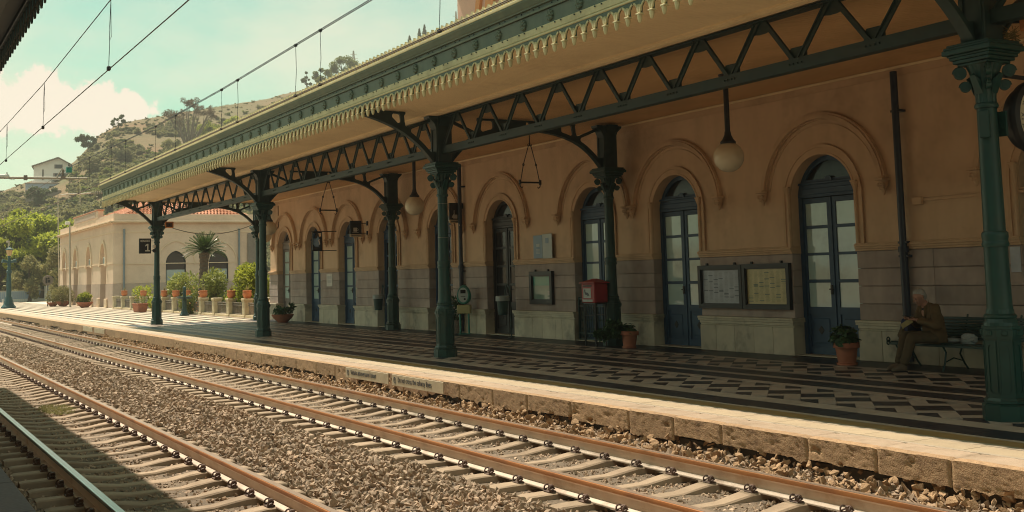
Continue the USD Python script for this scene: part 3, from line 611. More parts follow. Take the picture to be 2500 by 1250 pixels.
def board(name, y0, y1, z0, z1, mat, label, cat, X=15.798, frame='black', fw=0.085, dep=0.09, group=None):
    t = thing(name, label, cat, group)
    fr = sbox(y0, z0, y1, z1).difference(sbox(y0+fw, z0+fw, y1-fw, z1-fw))
    obj('frame', ext_x(fr, X-dep, X-0.001), frame, t)
    obj('inner_frame', ext_x(sbox(y0+fw*0.7, z0+fw*0.7, y1-fw*0.7, z1-fw*0.7).difference(sbox(y0+fw*1.25, z0+fw*1.25, y1-fw*1.25, z1-fw*1.25)), X-dep*0.75, X-dep*0.45), frame, t)
    obj('sheet', bx(X-0.03, X-0.002, y0+fw, y1-fw, z0+fw, z1-fw), mat, t)
    for yy in (y0+0.25, y1-0.25): obj('hook', bx(X-0.05, X-0.001, yy-0.025, yy+0.025, z1, z1+0.05, 0.006), frame, t)
    return t
g = np.random.default_rng(5)
def timetable(t, y0, y1, z0, z1, X, ink):
    m = MB(); b = MB(); n = 7; w = (y1-y0)/n
    for c in range(n):
        yy = y1-(c+0.5)*w; z = z1-0.05
        while z > z0+0.04:
            ww = w*g.uniform(0.20, 0.36)
            m.box(X-0.0325, X-0.030, yy-ww, yy+ww, z-0.004, z+0.002); z -= g.uniform(0.016, 0.020)
        for k in range(g.integers(2, 5)):
            z = g.uniform(z0+0.05, z1-0.08); b.box(X-0.0345, X-0.0326, yy-w*0.40, yy+w*0.42, z-0.006, z+0.005)
    obj('printed_lines', m, ink+'_soft', t); obj('ruled_lines', b, ink, t)
t = board('timetable_board', 17.50, 18.88, 0.89, 1.80, 'paper_blue', 'black framed timetable board with pale blue sheet', 'timetable board'); timetable(t, 17.62, 18.76, 0.99, 1.70, 15.798, 'ink')
t = board('timetable_board', 16.13, 17.48, 0.885, 1.805, 'paper_yellow', 'black framed timetable board with yellow sheet', 'timetable board'); timetable(t, 16.25, 17.36, 0.99, 1.70, 15.798, 'ink_teal')
t = board('poster_case', 24.83, 25.97, 0.90, 1.78, 'poster', 'dark framed notice case with teal poster between two doors', 'notice case', fw=0.11)
obj('poster_band', bx(15.7645, 15.767, 24.95, 25.85, 1.40, 1.66), 'board_glass', t); obj('poster_note', cat_([bx(15.764, 15.767, 24.96, 25.12, 1.14, 1.26), bx(15.764, 15.767, 24.96, 25.12, 1.03, 1.10)]), 'paper_white', t)
t = thing('info_panel', 'blue and pale metal plaque above the teal poster case', 'plaque')
obj('blue_panel', bx(15.74, 15.76, 25.29, 25.74, 2.13, 2.75, 0.004), 'sign_blue', t); obj('pale_panel', bx(15.74, 15.76, 24.80, 25.28, 2.12, 2.77, 0.004), 'sign_pale', t)
obj('emblem', cat_([bx(15.737, 15.740, 24.96, 25.12, 2.52, 2.66)]), 'sign_blue', t); obj('text_lines', cat_([bx(15.737, 15.740, 25.41, 25.58, 2.44, 2.52)]+[bx(15.737, 15.740, 25.40, 25.60, 2.36-0.035*k, 2.375-0.035*k) for k in range(4)]), 'sign_pale', t)
t = thing('paper_notice', 'small white paper notice on the wall, third pier from the left', 'notice'); obj('sheet', bx(15.79, 15.797, 40.83, 41.43, 1.44, 1.92), 'paper_white', t); obj('lines', cat_([bx(15.787, 15.790, 40.93, 41.33, 1.82-0.05*k, 1.835-0.05*k) for k in range(6)]), 'ink_soft', t)
t = thing('paper_notice', 'pale notice on the wall right of the nearest column', 'notice'); obj('sheet', bx(15.79, 15.797, 11.1, 11.28, 1.55, 1.95), 'paper_blue', t)
t = thing('door_notice', 'blue and white notice on the door behind the red mailbox', 'notice'); obj('sheet', bx(XD-0.002, XD+0.016, 22.30, 22.84, 1.47, 1.93), 'paper_white', t); obj('blue_field', bx(XD-0.004, XD-0.0022, 22.32, 22.82, 1.48, 1.74), 'ink_blue', t)
# projecting signs on wall brackets: seen along the platform, boards stand across it
def proj_sign(y, x0, x1, z0, z1, label, art, caption, xr):
    t = thing('projecting_sign', label, 'sign')
    obj('board', bx(x0, x1, y-0.03, y+0.03, z0, z1, 0.006), 'black', t)
    if caption: obj('caption_plate', bx(x0, x1, y-0.033, y+0.033, z0-0.10, z0-0.002, 0.004), 'paper_yellow2', t); obj('caption_text', bx(x0+0.04, x1-0.04, y-0.036, y-0.0332, z0-0.062, z0-0.042), 'ink', t)
    obj('arm', cat_([bx(x1, xr, y-0.012, y+0.012, z1-0.10, z1-0.075), bx(x1, xr, y-0.012, y+0.012, z0+0.02, z0+0.045)]), 'black', t)
    obj('wall_mount', bx(xr-0.05, xr, y-0.04, y+0.04, z1-0.17, z1-0.01, 0.005), 'black', t); obj('wall_mount', bx(xr-0.05, xr, y-0.04, y+0.04, z0-0.05, z0+0.11, 0.005), 'black', t)
    obj('pictogram', ext_y(art, y-0.0335, y-0.0305), 'paper_white', t)
    return t
x0, x1, z0, z1 = 15.17, 15.62, 3.34, 3.86
bag = unary_union([sbox(15.34, 3.42, 15.52, 3.54), sbox(15.34, 3.555, 15.52, 3.565), sbox(15.37, 3.56, 15.40, 3.70), Polygon([(15.36, 3.57), (15.28, 3.47), (15.31, 3.44), (15.41, 3.56)])])
proj_sign(30.0, 15.38, 15.76, 3.42, 3.93, 'black luggage pictogram sign with caption on the wall beside the drainpipe', affinity.translate(affinity.scale(bag, 0.8, 0.9, origin=(15.4, 3.55)), 0.15, 0.02), True, XW)
cup = unary_union([sbox(15.30, 3.38, 15.44, 3.52), Point(15.45, 3.45).buffer(0.045).difference(Point(15.45, 3.45).buffer(0.028)), sbox(15.26, 3.34, 15.50, 3.355)])
proj_sign(37.4, 15.16, 15.60, 3.31, 3.79, 'black sign with a coffee cup projecting from the wall', affinity.translate(cup, -0.02, 0.02), True, XW)
t = thing('projecting_sign', 'openwork black iron sign with a figure outline between the leftmost doors', 'sign')
fr = sbox(14.87, 2.83, 15.26, 3.53).difference(sbox(14.90, 2.90, 15.23, 3.49))
fig = unary_union([Point(15.20, 3.30).buffer(0.06), Polygon([(15.23, 3.26), (15.16, 3.22), (15.19, 3.06), (15.12, 3.0), (15.23, 2.9)]), sbox(14.9, 2.9, 15.23, 2.95), Polygon([(14.9, 2.9), (15.0, 2.9), (14.92, 3.04), (14.9, 3.04)])])
obj('iron_frame', ext_y(fr, 40.48, 40.52), 'black', t); obj('figure', ext_y(fig, 40.485, 40.515), 'black', t); obj('arm', cat_([bx(14.85, XW, 40.48, 40.52, 3.53, 3.56), bx(14.85, XW, 40.48, 40.52, 2.80, 2.829)]), 'black', t)
# ================================================================== CANOPY, COLUMNS, GIRDERS
XV, YE, Y0C = 8.72, 48.95, 1.0
can = thing('platform_canopy', 'long green and cream cast iron canopy over the station platform', 'canopy')
# narrow tongue-and-groove boards: real grooves cut as steps in the sheet
def boarded(x0, x1, z0, z1, y0, y1, w=0.098):
    ys = np.arange(y0, y1, w); v = []; f = []
    prof = []
    for y in ys: prof += [(y, 0.0), (y+w-0.012, 0.0), (y+w-0.009, 0.008), (y+w-0.003, 0.008)]
    prof = np.array(prof); n = len(prof)
    xs = [x0, x1]; zz = [z0, z1]
    V = np.concatenate([np.stack([np.full(n, xs[k]), prof[:, 0], zz[k]+prof[:, 1]], 1) for k in (0, 1)])
    i = np.arange(n-1); F = np.concatenate([np.stack([i, i+1, i+n+1], 1), np.stack([i, i+n+1, i+n], 1)])
    return trimesh.Trimesh(V, F, process=False)
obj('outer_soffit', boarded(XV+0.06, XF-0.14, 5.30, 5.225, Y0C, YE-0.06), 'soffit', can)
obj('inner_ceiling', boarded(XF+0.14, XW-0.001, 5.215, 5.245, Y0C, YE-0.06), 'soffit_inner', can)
obj('beam_casing', cat_([bx(XF-0.30, XF-0.13, Y0C, YE-0.06, 5.185, 5.32, 0.01), bx(XF-0.345, XF-0.302, Y0C, YE-0.06, 5.20, 5.31, 0.006), bx(XF+0.10, XF+0.139, Y0C, YE-0.06, 5.17, 5.32)]), 'soffit', can)
obj('wall_bead', bx(XW-0.05, XW-0.0225, Y0C, YE-0.06, 5.19, 5.235, 0.006), 'soffit', can)
obj('roof', cat_([bx(XV+0.03, XW+0.2, Y0C, YE-0.03, 5.60, 5.72)]), 'roof_sheet', can)
# fascia, built up from the bottom: bead, cream band, green panel, two green mouldings, cream gutter face
def along(poly, y0, y1): return ext_y(poly, y0, y1)
def fascia(name, x, z0, z1, d, mat, bev=0.006): obj(name, bx(x, x+d, Y0C, YE, z0, z1, bev), mat, can)
obj('bead', cyl((XV-0.005, Y0C, 5.285), (XV-0.005, YE, 5.285), 0.022, 10), 'fascia_cream', can, smooth=40)
fascia('cream_band', XV-0.012, 5.312, 5.418, 0.05, 'fascia_cream')
fascia('fascia_panel', XV+0.012, 5.42, 5.648, 0.05, 'fascia_green')
obj('moulding', along(Polygon([(XV+0.05, 5.65), (XV-0.015, 5.65), (XV-0.022, 5.68), (XV+0.0, 5.69), (XV+0.0, 5.735), (XV-0.03, 5.74), (XV-0.035, 5.76), (XV-0.05, 5.775), (XV-0.075, 5.815), (XV-0.10, 5.85), (XV-0.11, 5.875), (XV+0.05, 5.875)]), Y0C, YE+0.05), 'fascia_green', can)
fascia('gutter_face', XV-0.115, 5.878, 5.925, 0.16, 'fascia_cream')
# end of the canopy (far end): same fascia turned across the platform
obj('end_fascia', cat_([bx(XV, XW+0.1, YE-0.05, YE, 5.30, 5.87), bx(XV-0.02, XW+0.1, YE+0.001, YE+0.05, 5.65, 5.87)]), 'fascia_green', can)
# bolts of the bands
bo = MB(); y = 4.0
while y < YE:
    for yy in (y, y+0.16): bo.add(cyl((XV-0.014, yy, 5.395), (XV-0.028, yy, 5.395), 0.012, 6), cyl((XV+0.0, yy+0.1, 5.712), (XV-0.012, yy+0.1, 5.712), 0.012, 6))
    y += 0.516
obj('bolts', bo, 'iron_dark', can, kind='stuff')
def pale():
    return ext_x(Polygon([(-0.060, 0), (0.060, 0), (0.060, 0.085), (0.042, 0.105), (0.018, 0.10), (0, 0.14), (-0.018, 0.10), (-0.042, 0.105), (-0.060, 0.085)]), -0.025, 0.025)
PALE = pale(); y = 3.0; n = 0; far = MB()
while y < YE:
    m = T(PALE, XV-0.085, y, 5.926)
    if y > 6: obj('cresting_pale', m, 'fascia_cream', can)
    else: far.add(m)
    y += 0.186
obj('cresting_rest', far, 'fascia_cream', can, kind='stuff')
def rosette():
    m = MB(); m.add(cyl((0, 0, 0), (-0.03, 0, 0), 0.045, 8))
    for k in range(8): a = k*math.pi/4; m.add(T(trimesh.creation.icosphere(1, 0.030), -0.008, 0.062*math.cos(a), 0.062*math.sin(a), s=None))
    m.add(T(trimesh.creation.icosphere(1, 0.022), -0.03, 0, 0)); return m.mesh()
RS = rosette(); PITCH_ = 0.258
y = 2.0
while y < YE-0.2:
    if y > 6: obj('rosette', T(RS, XV+0.012, y, 5.535), 'fascia_green', can)
    y += 3*PITCH_
def pendant(back=False):
    H = PITCH_/2
    # arched web between two drops, a leafed bracket and a fluted drop below it
    web = sbox(-H, 5.17, H, 5.27)
    for s in (-1, 1): web = web.difference(Polygon([(s*H, 5.05)]+[(s*H-s*0.095*math.cos(t), 5.10+0.125*math.sin(t)) for t in np.linspace(0, math.pi/2, 8)]))
    web = web.union(Polygon([(-0.045, 5.20), (0.045, 5.20), (0.030, 5.08), (-0.030, 5.08)]))
    return web
def pendant_meshes():
    web = pendant(); g_ = ext_x(web, -0.012, 0.012)
    c = MB()
    for s in (-1, 1):                                  # raised cream ribs following the arch, and the leaf
        H = PITCH_/2
        rib = LineString([(s*H-s*0.095*math.cos(t)*1.0-s*0.0, 5.10+0.125*math.sin(t)) for t in np.linspace(0.1, math.pi/2, 8)]).buffer(0.013)
        c.add(ext_x(rib, -0.026, -0.0125))
        c.add(ext_x(Polygon([(s*0.004, 5.075), (s*0.034, 5.10), (s*0.052, 5.17), (s*0.040, 5.185), (s*0.028, 5.15), (s*0.022, 5.19), (s*0.010, 5.20), (s*0.004, 5.16)]), -0.034, -0.0127))
    c.add(bx(-0.05, 0.02, -0.048, 0.048, 5.055, 5.078, 0.005))
    c.add(T(lathe([(0, 4.945), (0.012, 4.95), (0.022, 4.965), (0.032, 5.00), (0.036, 5.04), (0.034, 5.055), (0, 5.055)], 9), -0.016))
    return g_, c.mesh()
PG, PC = pendant_meshes()
web = MB(); y = YE-0.13; k = 0
ys = []
while y > 3.0:
    ys.append(y); y -= PITCH_
for y in ys:
    web.add(T(PG, XV, y, 0))
    obj('valance_pendant', T(PC, XV, y, 0), 'fascia_cream', can, smooth=35)
obj('valance_web', web, 'fascia_green', can)
web = MB(); x = XV+0.13
while x < XW:
    web.add(T(PG, x, YE-0.02, 0, rz=-math.pi/2)); obj('end_pendant', T(PC, x, YE-0.02, 0, rz=-math.pi/2), 'fascia_green', can); x += PITCH_
obj('end_valance_web', web, 'fascia_green', can)

# ---- columns
def capital_parts(t, mat):
    ab = MB()
    for z0, z1, hw in ((3.93, 3.96, 0.20), (3.96, 4.0, 0.235), (4.0, 4.035, 0.26), (4.035, 4.06, 0.275), (4.06, 4.115, 0.315), (4.115, 4.145, 0.30), (4.145, 4.175, 0.275)): ab.add(bx(-hw, hw, -hw, hw, z0, z1+0.001, 0.008))
    obj('abacus', ab, mat, t)
    bell = [(0, 3.50)]; 
    fl = lathe([(0.112, 3.50), (0.112, 3.56), (0.118, 3.62), (0.135, 3.74), (0.165, 3.86), (0.20, 3.94), (0, 3.94)], 32)
    v = fl.vertices; a = np.arctan2(v[:, 1], v[:, 0]); r = 1-0.05*(np.cos(a*16) < 0); v[:, :2] *= r[:, None]
    obj('capital_bell', fl, mat, t)
    def scroll(r):
        m = MB(); th = np.linspace(0, 3.2*math.pi, 22); rr = np.linspace(r, 0.25*r, 22)
        m.add(tube(np.stack([rr*np.cos(th), 0*th, rr*np.sin(th)], 1), 0.016, 6)); m.add(cyl((0, -0.028, 0), (0, 0.028, 0), r*0.92, 14), cyl((0, -0.038, 0), (0, 0.038, 0), r*0.4, 10))
        return m.mesh()
    for k in range(4):
        a = math.pi/4+k*math.pi/2
        for rad, z, r in ((0.255, 3.85, 0.075), (0.205, 3.69, 0.062)):
            obj('scroll', T(scroll(r), rad*math.cos(a), rad*math.sin(a), z, rz=a), mat, t, smooth=40)
        for da in (0, ):
            b = k*math.pi/2; lf = MB()
            lf.add(T(trimesh.convex.convex_hull([(0, -.05, 3.60), (0, .05, 3.60), (0.03, -.06, 3.74), (0.03, .06, 3.74), (0.10, -.035, 3.80), (0.10, .035, 3.80), (0.07, 0, 3.83), (-.02, 0, 3.6)]), 0.115*math.cos(b), 0.115*math.sin(b), 0, rz=b))
            obj('acanthus_leaf', lf, mat, t)
def octo(r0, r1, z0, z1): return T(lathe([(0, z0), (r0/math.cos(math.pi/8), z0), (r1/math.cos(math.pi/8), z1), (0, z1)], 8), rz=math.pi/8)
def column_body(t, mat, straps):
    pl = MB(); pl.add(octo(0.232, 0.232, 0.0, 0.165), octo(0.232, 0.205, 0.166, 0.185), octo(0.212, 0.212, 0.19, 0.215), octo(0.205, 0.185, 0.216, 0.245)); obj('base', pl, mat, t)
    pd = MB(); pd.add(octo(0.182, 0.182, 0.246, 0.885))
    for k in range(8):                                 # raised panel frames with rounded heads on the eight faces
        q = sbox(-0.058, 0.30, 0.058, 0.86).difference(unary_union([sbox(-0.040, 0.34, 0.040, 0.78), Point(0, 0.78).buffer(0.040), Point(0, 0.34).buffer(0.040)]))
        pd.add(T(ext_x(q, 0.181, 0.190), rz=k*math.pi/4))
    obj('pedestal', pd, mat, t)
    co = MB(); co.add(octo(0.195, 0.195, 0.886, 0.915), octo(0.205, 0.205, 0.916, 0.985), octo(0.192, 0.192, 0.986, 1.02), lathe([(0, 1.02), (0.185, 1.021), (0.178, 1.06), (0.158, 1.10), (0.172, 1.115), (0.172, 1.135), (0.150, 1.155), (0.142, 1.20), (0, 1.20)], 24))
    for k in range(8): co.add(T(bx(0.20, 0.218, -0.03, 0.03, 0.925, 0.975, 0.006), rz=k*math.pi/4))
    obj('collar', co, mat, t)
    obj('shaft', lathe([(0, 1.19), (0.136, 1.20), (0.130, 1.40), (0.126, 1.90), (0, 1.91)], 28), mat, t, smooth=40)
    obj('shaft_ring', lathe([(0, 1.88), (0.138, 1.89), (0.146, 1.92), (0.138, 1.94), (0.134, 1.96), (0.142, 2.0), (0.140, 2.04), (0.126, 2.06), (0, 2.07)], 28), mat, t, smooth=40)
    obj('upper_shaft', cat_([lathe([(0, 2.05), (0.117, 2.06), (0.106, 3.44), (0, 3.45)], 28), lathe([(0, 3.43), (0.122, 3.44), (0.13, 3.465), (0.122, 3.49), (0.114, 3.50), (0, 3.505)], 28)]), mat, t, smooth=40)
    if straps: obj('strap', cat_([lathe([(0.119, 3.28), (0.1125, 3.28), (0.1125, 3.288), (0.119, 3.288)], 24), lathe([(0.121, 2.55), (0.1155, 2.55), (0.1155, 2.558), (0.121, 2.558)], 24)]), 'galv', t)
    capital_parts(t, mat)
    hd = MB(); hd.box(-0.165, 0.165, -0.165, 0.165, 4.176, 5.18, bev=0.012)
    for s in (-1, 1): hd.add(bx(-0.185, -0.150, s*0.12-0.025, s*0.12+0.025, 4.18, 5.17), bx(0.150, 0.185, s*0.12-0.025, s*0.12+0.025, 4.18, 5.17))
    for s in (-1, 1): hd.add(ext_y(Polygon([(s*0.16, 5.18), (s*0.36, 5.18), (s*0.34, 5.13), (s*0.23, 5.03), (s*0.175, 4.90), (s*0.16, 4.90)]), -0.13, 0.13), ext_x(Polygon([(s*0.16, 5.18), (s*0.30, 5.18), (s*0.22, 5.06), (s*0.16, 4.96)]), -0.13, 0.13))
    obj('column_head', hd, 'iron_dark', t)
def outer_bracket(s=-1):
    a = bez((-0.15, 4.19), (-0.62, 4.78), (-1.05, 5.03), 16, (-1.95, 5.235))
    rib = LineString(a).buffer(0.050, cap_style=2)
    node = (-0.86, 4.87)
    p = unary_union([rib, LineString([(-0.20, 5.13), node]).buffer(0.032), LineString([(-0.90, 4.88), (-0.95, 5.25)]).buffer(0.042), Polygon([(-1.06, 5.02), (-1.95, 5.26), (-1.30, 5.25)]), LineString([(-0.86, 5.225), (-1.95, 5.25)]).buffer(0.022, cap_style=2), Polygon([(-0.14, 4.19), (-0.14, 4.42), (-0.30, 4.40)])])
    p = p.buffer(0.055).buffer(-0.055)
    fl = LineString(a).parallel_offset(0.055, 'left').buffer(0.014, cap_style=2)
    return cat_([ext_y(p, -0.028, 0.028), ext_y(fl, -0.075, 0.075)])
def inner_bracket(mid=2.205):
    a = bez((0.15, 4.19), (0.60, 4.76), (1.05, 4.99), 16, (mid, 5.045))
    rib = LineString(a).buffer(0.045, cap_style=2); node = (0.88, 4.85)
    p = unary_union([rib, LineString([(0.20, 5.12), node]).buffer(0.032), LineString([(0.92, 4.86), (0.97, 5.20)]).buffer(0.042), LineString([(0.9, 5.18), (mid, 5.185)]).buffer(0.022, cap_style=2), Polygon([(0.14, 4.19), (0.14, 4.42), (0.30, 4.40)]), Polygon([(1.30, 5.02), (mid, 5.04), (mid, 5.19), (1.30, 5.19)])])
    p = p.buffer(0.055).buffer(-0.055).difference(Point(mid, 5.125).buffer(0.05)).intersection(sbox(0, 4, mid, 6))
    fl = LineString(a).parallel_offset(0.05, 'right').buffer(0.013, cap_style=2)
    return cat_([ext_y(p, -0.028, 0.028), ext_y(fl, -0.07, 0.07)])
OB, IB = outer_bracket(), inner_bracket(); IBM = trimesh.Trimesh(IB.vertices*[-1, 1, 1], IB.faces[:, ::-1], process=False)
lab = ['nearest green iron column, at the right edge beside the clock', 'tall green front column with two thin straps, beside the pale notice plates', 'green front column where the sunlit paving begins, third from the right', 'farthest green front column, standing in the sun by the BINARIO 1 sign']
for i, y in enumerate(YC):
    t = thing('iron_column', lab[i], 'column', 'front row of canopy columns', (XF, y, 0))
    column_body(t, 'iron_green', i == 1); obj('outer_bracket', OB, 'iron_dark', t); obj('inner_bracket', IB, 'iron_dark', t)
lab = ['', 'green rear column beside the red mailbox', 'green rear column with a litter bin behind it', 'green rear column in sunlight at the far corner of the building']
for i in (1, 2, 3):
    t = thing('iron_column', lab[i], 'column', 'rear row of canopy columns', (XR, YC[i], 0))
    column_body(t, 'iron_green', False); obj('inner_bracket', IBM, 'iron_dark', t)
# ---- lattice girders along the front columns
glab = ['lattice girder nearest the viewer, right of the strapped column', 'lattice girder in the middle bay of the canopy', 'lattice girder in the far bay above the sunlit paving', 'short lattice girder entering at the right edge']
def girder(y0, y1, n, label):
    t = thing('lattice_girder', label, 'girder', 'lattice girders between the columns')
    obj('bottom_chord', cat_([bx(XF-0.075, XF-0.060, y0, y1, 4.375, 4.525), bx(XF-0.0755, XF+0.075, y0, y1, 4.362, 4.374), bx(XF+0.060, XF+0.075, y0, y1, 4.375, 4.525)]), 'iron_dark', t)
    obj('top_chord', cat_([bx(XF-0.09, XF+0.09, y0, y1, 5.155, 5.182)]), 'iron_dark', t)
    w = (y1-y0)/n
    for k in range(n):
        a, b = y0+k*w, y0+(k+1)*w; mid = (a+b)/2
        for p, q in ((a, mid), (b, mid)):
            s = 1 if q > p else -1
            L = Polygon([(p+s*0.02, 4.52), (p+s*0.12, 4.52), (q-s*0.02, 5.15), (q-s*0.12, 5.15)])
            obj('diagonal', cat_([ext_x(L, XF-0.055, XF-0.030), ext_x(L.buffer(-0.001).intersection(Polygon([(p+s*0.0, 4.52), (p+s*0.04, 4.52), (q-s*0.10, 5.15), (q-s*0.14, 5.15)])), XF-0.075, XF-0.056)]), 'iron_dark', t)
        obj('gusset', ext_x(Polygon([(mid-0.10, 5.154), (mid+0.10, 5.154), (mid+0.165, 5.0), (mid+0.06, 4.985), (mid-0.06, 4.985), (mid-0.165, 5.0)]), XF-0.029, XF-0.017), 'iron_dark', t)
        if k: obj('gusset', cat_([ext_x(Polygon([(a-0.17, 4.44), (a+0.17, 4.44), (a+0.17, 4.60), (a+0.12, 4.68), (a-0.12, 4.68), (a-0.17, 4.60)]), XF-0.030, XF-0.018)]+[cyl((XF-0.075, a+d, 4.45), (XF-0.092, a+d, 4.45), 0.014, 6) for d in (-0.11, -0.04, 0.04, 0.11)]), 'iron_dark', t)
for i in range(3): girder(YC[i]+0.18, YC[i+1]-0.18, 10, glab[i])
girder(1.0, YC[0]-0.18, 5, glab[3])

# ---- globe lamps on rods
def globe_lamp(x, y, label, zt=5.22, zc=3.72, r=0.272):
    t = thing('globe_lamp', label, 'lamp', 'globe lamps under the canopy', (x, y, 0))
    obj('ceiling_rose', lathe([(0, zt), (0.13, zt), (0.12, zt-0.03), (0.06, zt-0.06), (0.045, zt-0.12), (0, zt-0.12)], 18), 'black', t, smooth=35)
    obj('rod', cyl((0, 0, zc+0.42), (0, 0, zt-0.1), 0.048, 12), 'black', t, smooth=40)
    obj('cap', lathe([(0, zc+0.46), (0.055, zc+0.46), (0.062, zc+0.40), (0.10, zc+0.32), (0.14, zc+0.275), (0.14, zc+0.235), (0, zc+0.235)], 20), 'black', t, smooth=35)
    obj('globe', T(trimesh.creation.icosphere(4, r), 0, 0, zc), 'globe', t, smooth=True)
    return t
globe_lamp(13.42, 15.13, 'large white globe lamp hanging near the right-hand doors')
globe_lamp(13.42, 28.29, 'white globe lamp hanging left of the strapped column')
globe_lamp(13.42, 41.2, 'globe lamp half hidden behind the third front column')
# ceiling patch of flaking paint round the lamp rod
# ---- empty sign hangers: iron rods from the ceiling to a bar with curled ends
def hanger(x, y, label, w=0.30):
    t = thing('sign_hanger', label, 'hanger', 'empty iron hangers under the canopy', (x, y, 0))
    obj('hook_rod', cyl((0, 0, 4.92), (0, 0, 5.20), 0.014, 6), 'black', t)
    for s in (-1, 1):
        obj('rod', cat_([cyl((0.03*s, 0, 4.95), (s*w*0.62, 0.02, 4.45), 0.012, 6), cyl((s*w*0.62, 0.02, 4.45), (s*w*0.93, 0.02, 4.02), 0.012, 6), T(trimesh.creation.torus(0.028, 0.009, 10, 6), 0.03*s, 0, 4.95, rx=math.pi/2), T(trimesh.creation.torus(0.028, 0.009, 10, 6), s*w*0.62, 0.02, 4.45, rx=math.pi/2)]), 'black', t)
        obj('curl', tube([(s*w*0.93, 0.02, 4.02), (s*w*1.0, 0.02, 3.97), (s*w*0.95, 0.02, 3.90), (s*w*0.80, 0.02, 3.86), (s*w*0.72, 0.02, 3.90)], 0.012, 6), 'black', t)
    obj('bar', cat_([bx(-w, w, 0, 0.04, 3.985, 4.025, 0.006), bx(-w-0.02, -w+0.03, -0.01, 0.05, 3.95, 4.07, 0.006), bx(w-0.03, w+0.02, -0.01, 0.05, 3.95, 4.07, 0.006)]), 'black', t)
    return t
h = hanger(14.46, 23.69, 'empty iron sign hanger right of the strapped column'); dup(h, (13.40, 34.9, 0), 0, 'empty iron sign hanger above the coffee cup sign')
# ---- station clock on the nearest column
t = thing('station_clock', 'round black platform clock on the nearest column', 'clock', loc=(11.50, 7.80, 3.34), rz=2)
obj('case', T(lathe([(0, -0.16), (0.34, -0.16), (0.36, -0.13), (0.36, -0.06), (0.42, -0.04), (0.43, 0.0), (0.42, 0.05), (0.36, 0.07), (0.355, 0.05), (0, 0.05)], 40), rx=math.pi/2), 'black', t, smooth=35)
obj('face', T(lathe([(0, 0.052), (0.345, 0.052), (0.345, 0.056), (0, 0.056)], 40), rx=math.pi/2), 'clock_face', t)
num = MB()
for k in range(12):
    a = math.pi/2-(k+1)*math.pi/6; m = meshkit.text_mesh(['I', 'II', 'III', 'IIII', 'V', 'VI', 'VII', 'VIII', 'IX', 'X', 'XI', 'XII'][k], 0.062, 0.003); c = m.bounds.mean(0); v = m.vertices-c
    v = np.stack([v[:, 0]*math.sin(a)+v[:, 1]*math.cos(a), -v[:, 0]*math.cos(a)+v[:, 1]*math.sin(a), v[:, 2]], 1)
    num.add(trimesh.Trimesh(np.stack([v[:, 0]+0.285*math.cos(a), -0.0575-0*v[:, 2], v[:, 1]+0.285*math.sin(a)], 1)-np.stack([0*v[:, 0], v[:, 2], 0*v[:, 0]], 1), m.faces, process=False))
obj('numerals', num, 'ink', t)
obj('hour_hand', ext_y(Polygon([(-0.015, 0), (0.015, 0), (-0.13, -0.13), (-0.15, -0.12)]), -0.066, -0.061), 'black', t); obj('minute_hand', ext_y(Polygon([(-0.012, 0), (0.012, 0), (0.06, 0.25), (0.045, 0.26)]), -0.072, -0.067), 'black', t)
obj('bracket', cat_([bx(-0.03, 0.03, -0.03, 0.06, 0.42, 0.47), bx(-0.55, 0.05, 0.0, 0.04, 0.44, 0.48), T(trimesh.creation.torus(0.06, 0.022, 14, 8), 0.0, 0.02, 0.53, rx=math.pi/2)]), 'black', t)
t = thing('column_plate', 'turquoise metal plates strapped round the nearest column near its top', 'plate', loc=(XF, YC[0], 0)); obj('plate', bx(-0.155, -0.125, -0.13, 0.0, 3.10, 3.40, 0.005), 'iron_green', t); obj('plate', bx(0.122, 0.15, -0.15, 0.02, 3.12, 3.40, 0.005), 'iron_green', t)
# ---- orange horn loudspeakers
def horn(loc, rz, label):
    t = thing('loudspeaker', label, 'loudspeaker', 'orange horn loudspeakers on the columns', loc, rz)
    obj('horn', cat_([T(ext_y(sbox(-0.15, -0.11, 0.15, 0.11).buffer(0.02).difference(sbox(-0.135, -0.095, 0.135, 0.095)), 0, 0.16), 0, -0.08, 0), bx(-0.08, 0.08, 0.081, 0.22, -0.06, 0.06, 0.02)]), 'orange', t)
    obj('throat', bx(-0.14, 0.14, 0.03, 0.06, -0.10, 0.10, 0.01), 'leaf_brown', t); obj('driver', cyl((0, -0.03, 0), (0, 0.03, 0), 0.05, 12), 'black', t); obj('bracket', cyl((0, 0.15, 0), (-0.2, 0.28, 0.02), 0.018, 6), 'black', t)
horn((11.62, 7.75, 4.50), -25, 'orange horn loudspeaker behind the head of the nearest column'); horn((11.30, 48.15, 4.20), -5, 'orange horn loudspeaker under the girder at the farthest front column')
t = thing('bird_nest', 'twiggy bird nest on the capital of the nearest column', 'nest', loc=(11.12, 7.80, 4.17)); g = np.random.default_rng(8); m = MB()
for k in range(60):
    a = g.random()*6.28; r = 0.06+0.05*g.random(); p = np.array([r*math.cos(a), r*math.sin(a), 0.01+0.14*g.random()]); d = np.array([-math.sin(a), math.cos(a), g.normal(0, 0.35)])*(0.06+0.06*g.random()); m.add(cyl(p-d, p+d, 0.004, 4))
obj('twigs', m, 'dry_grass', t)
# sagging cable between the far columns
t = obj('slack_cable', tube([(XF+0.25, 48.3, 4.22)]+[(XF+0.25+3.9*u, 48.3, 4.20-0.42*math.sin(math.pi*u)**0.9+0.03*u) for u in np.linspace(0.05, 0.95, 12)]+[(XR-0.25, 48.3, 4.30)], 0.014, 6), 'wire'); tag(t, 'dark cable sagging between the two farthest columns', 'cable')

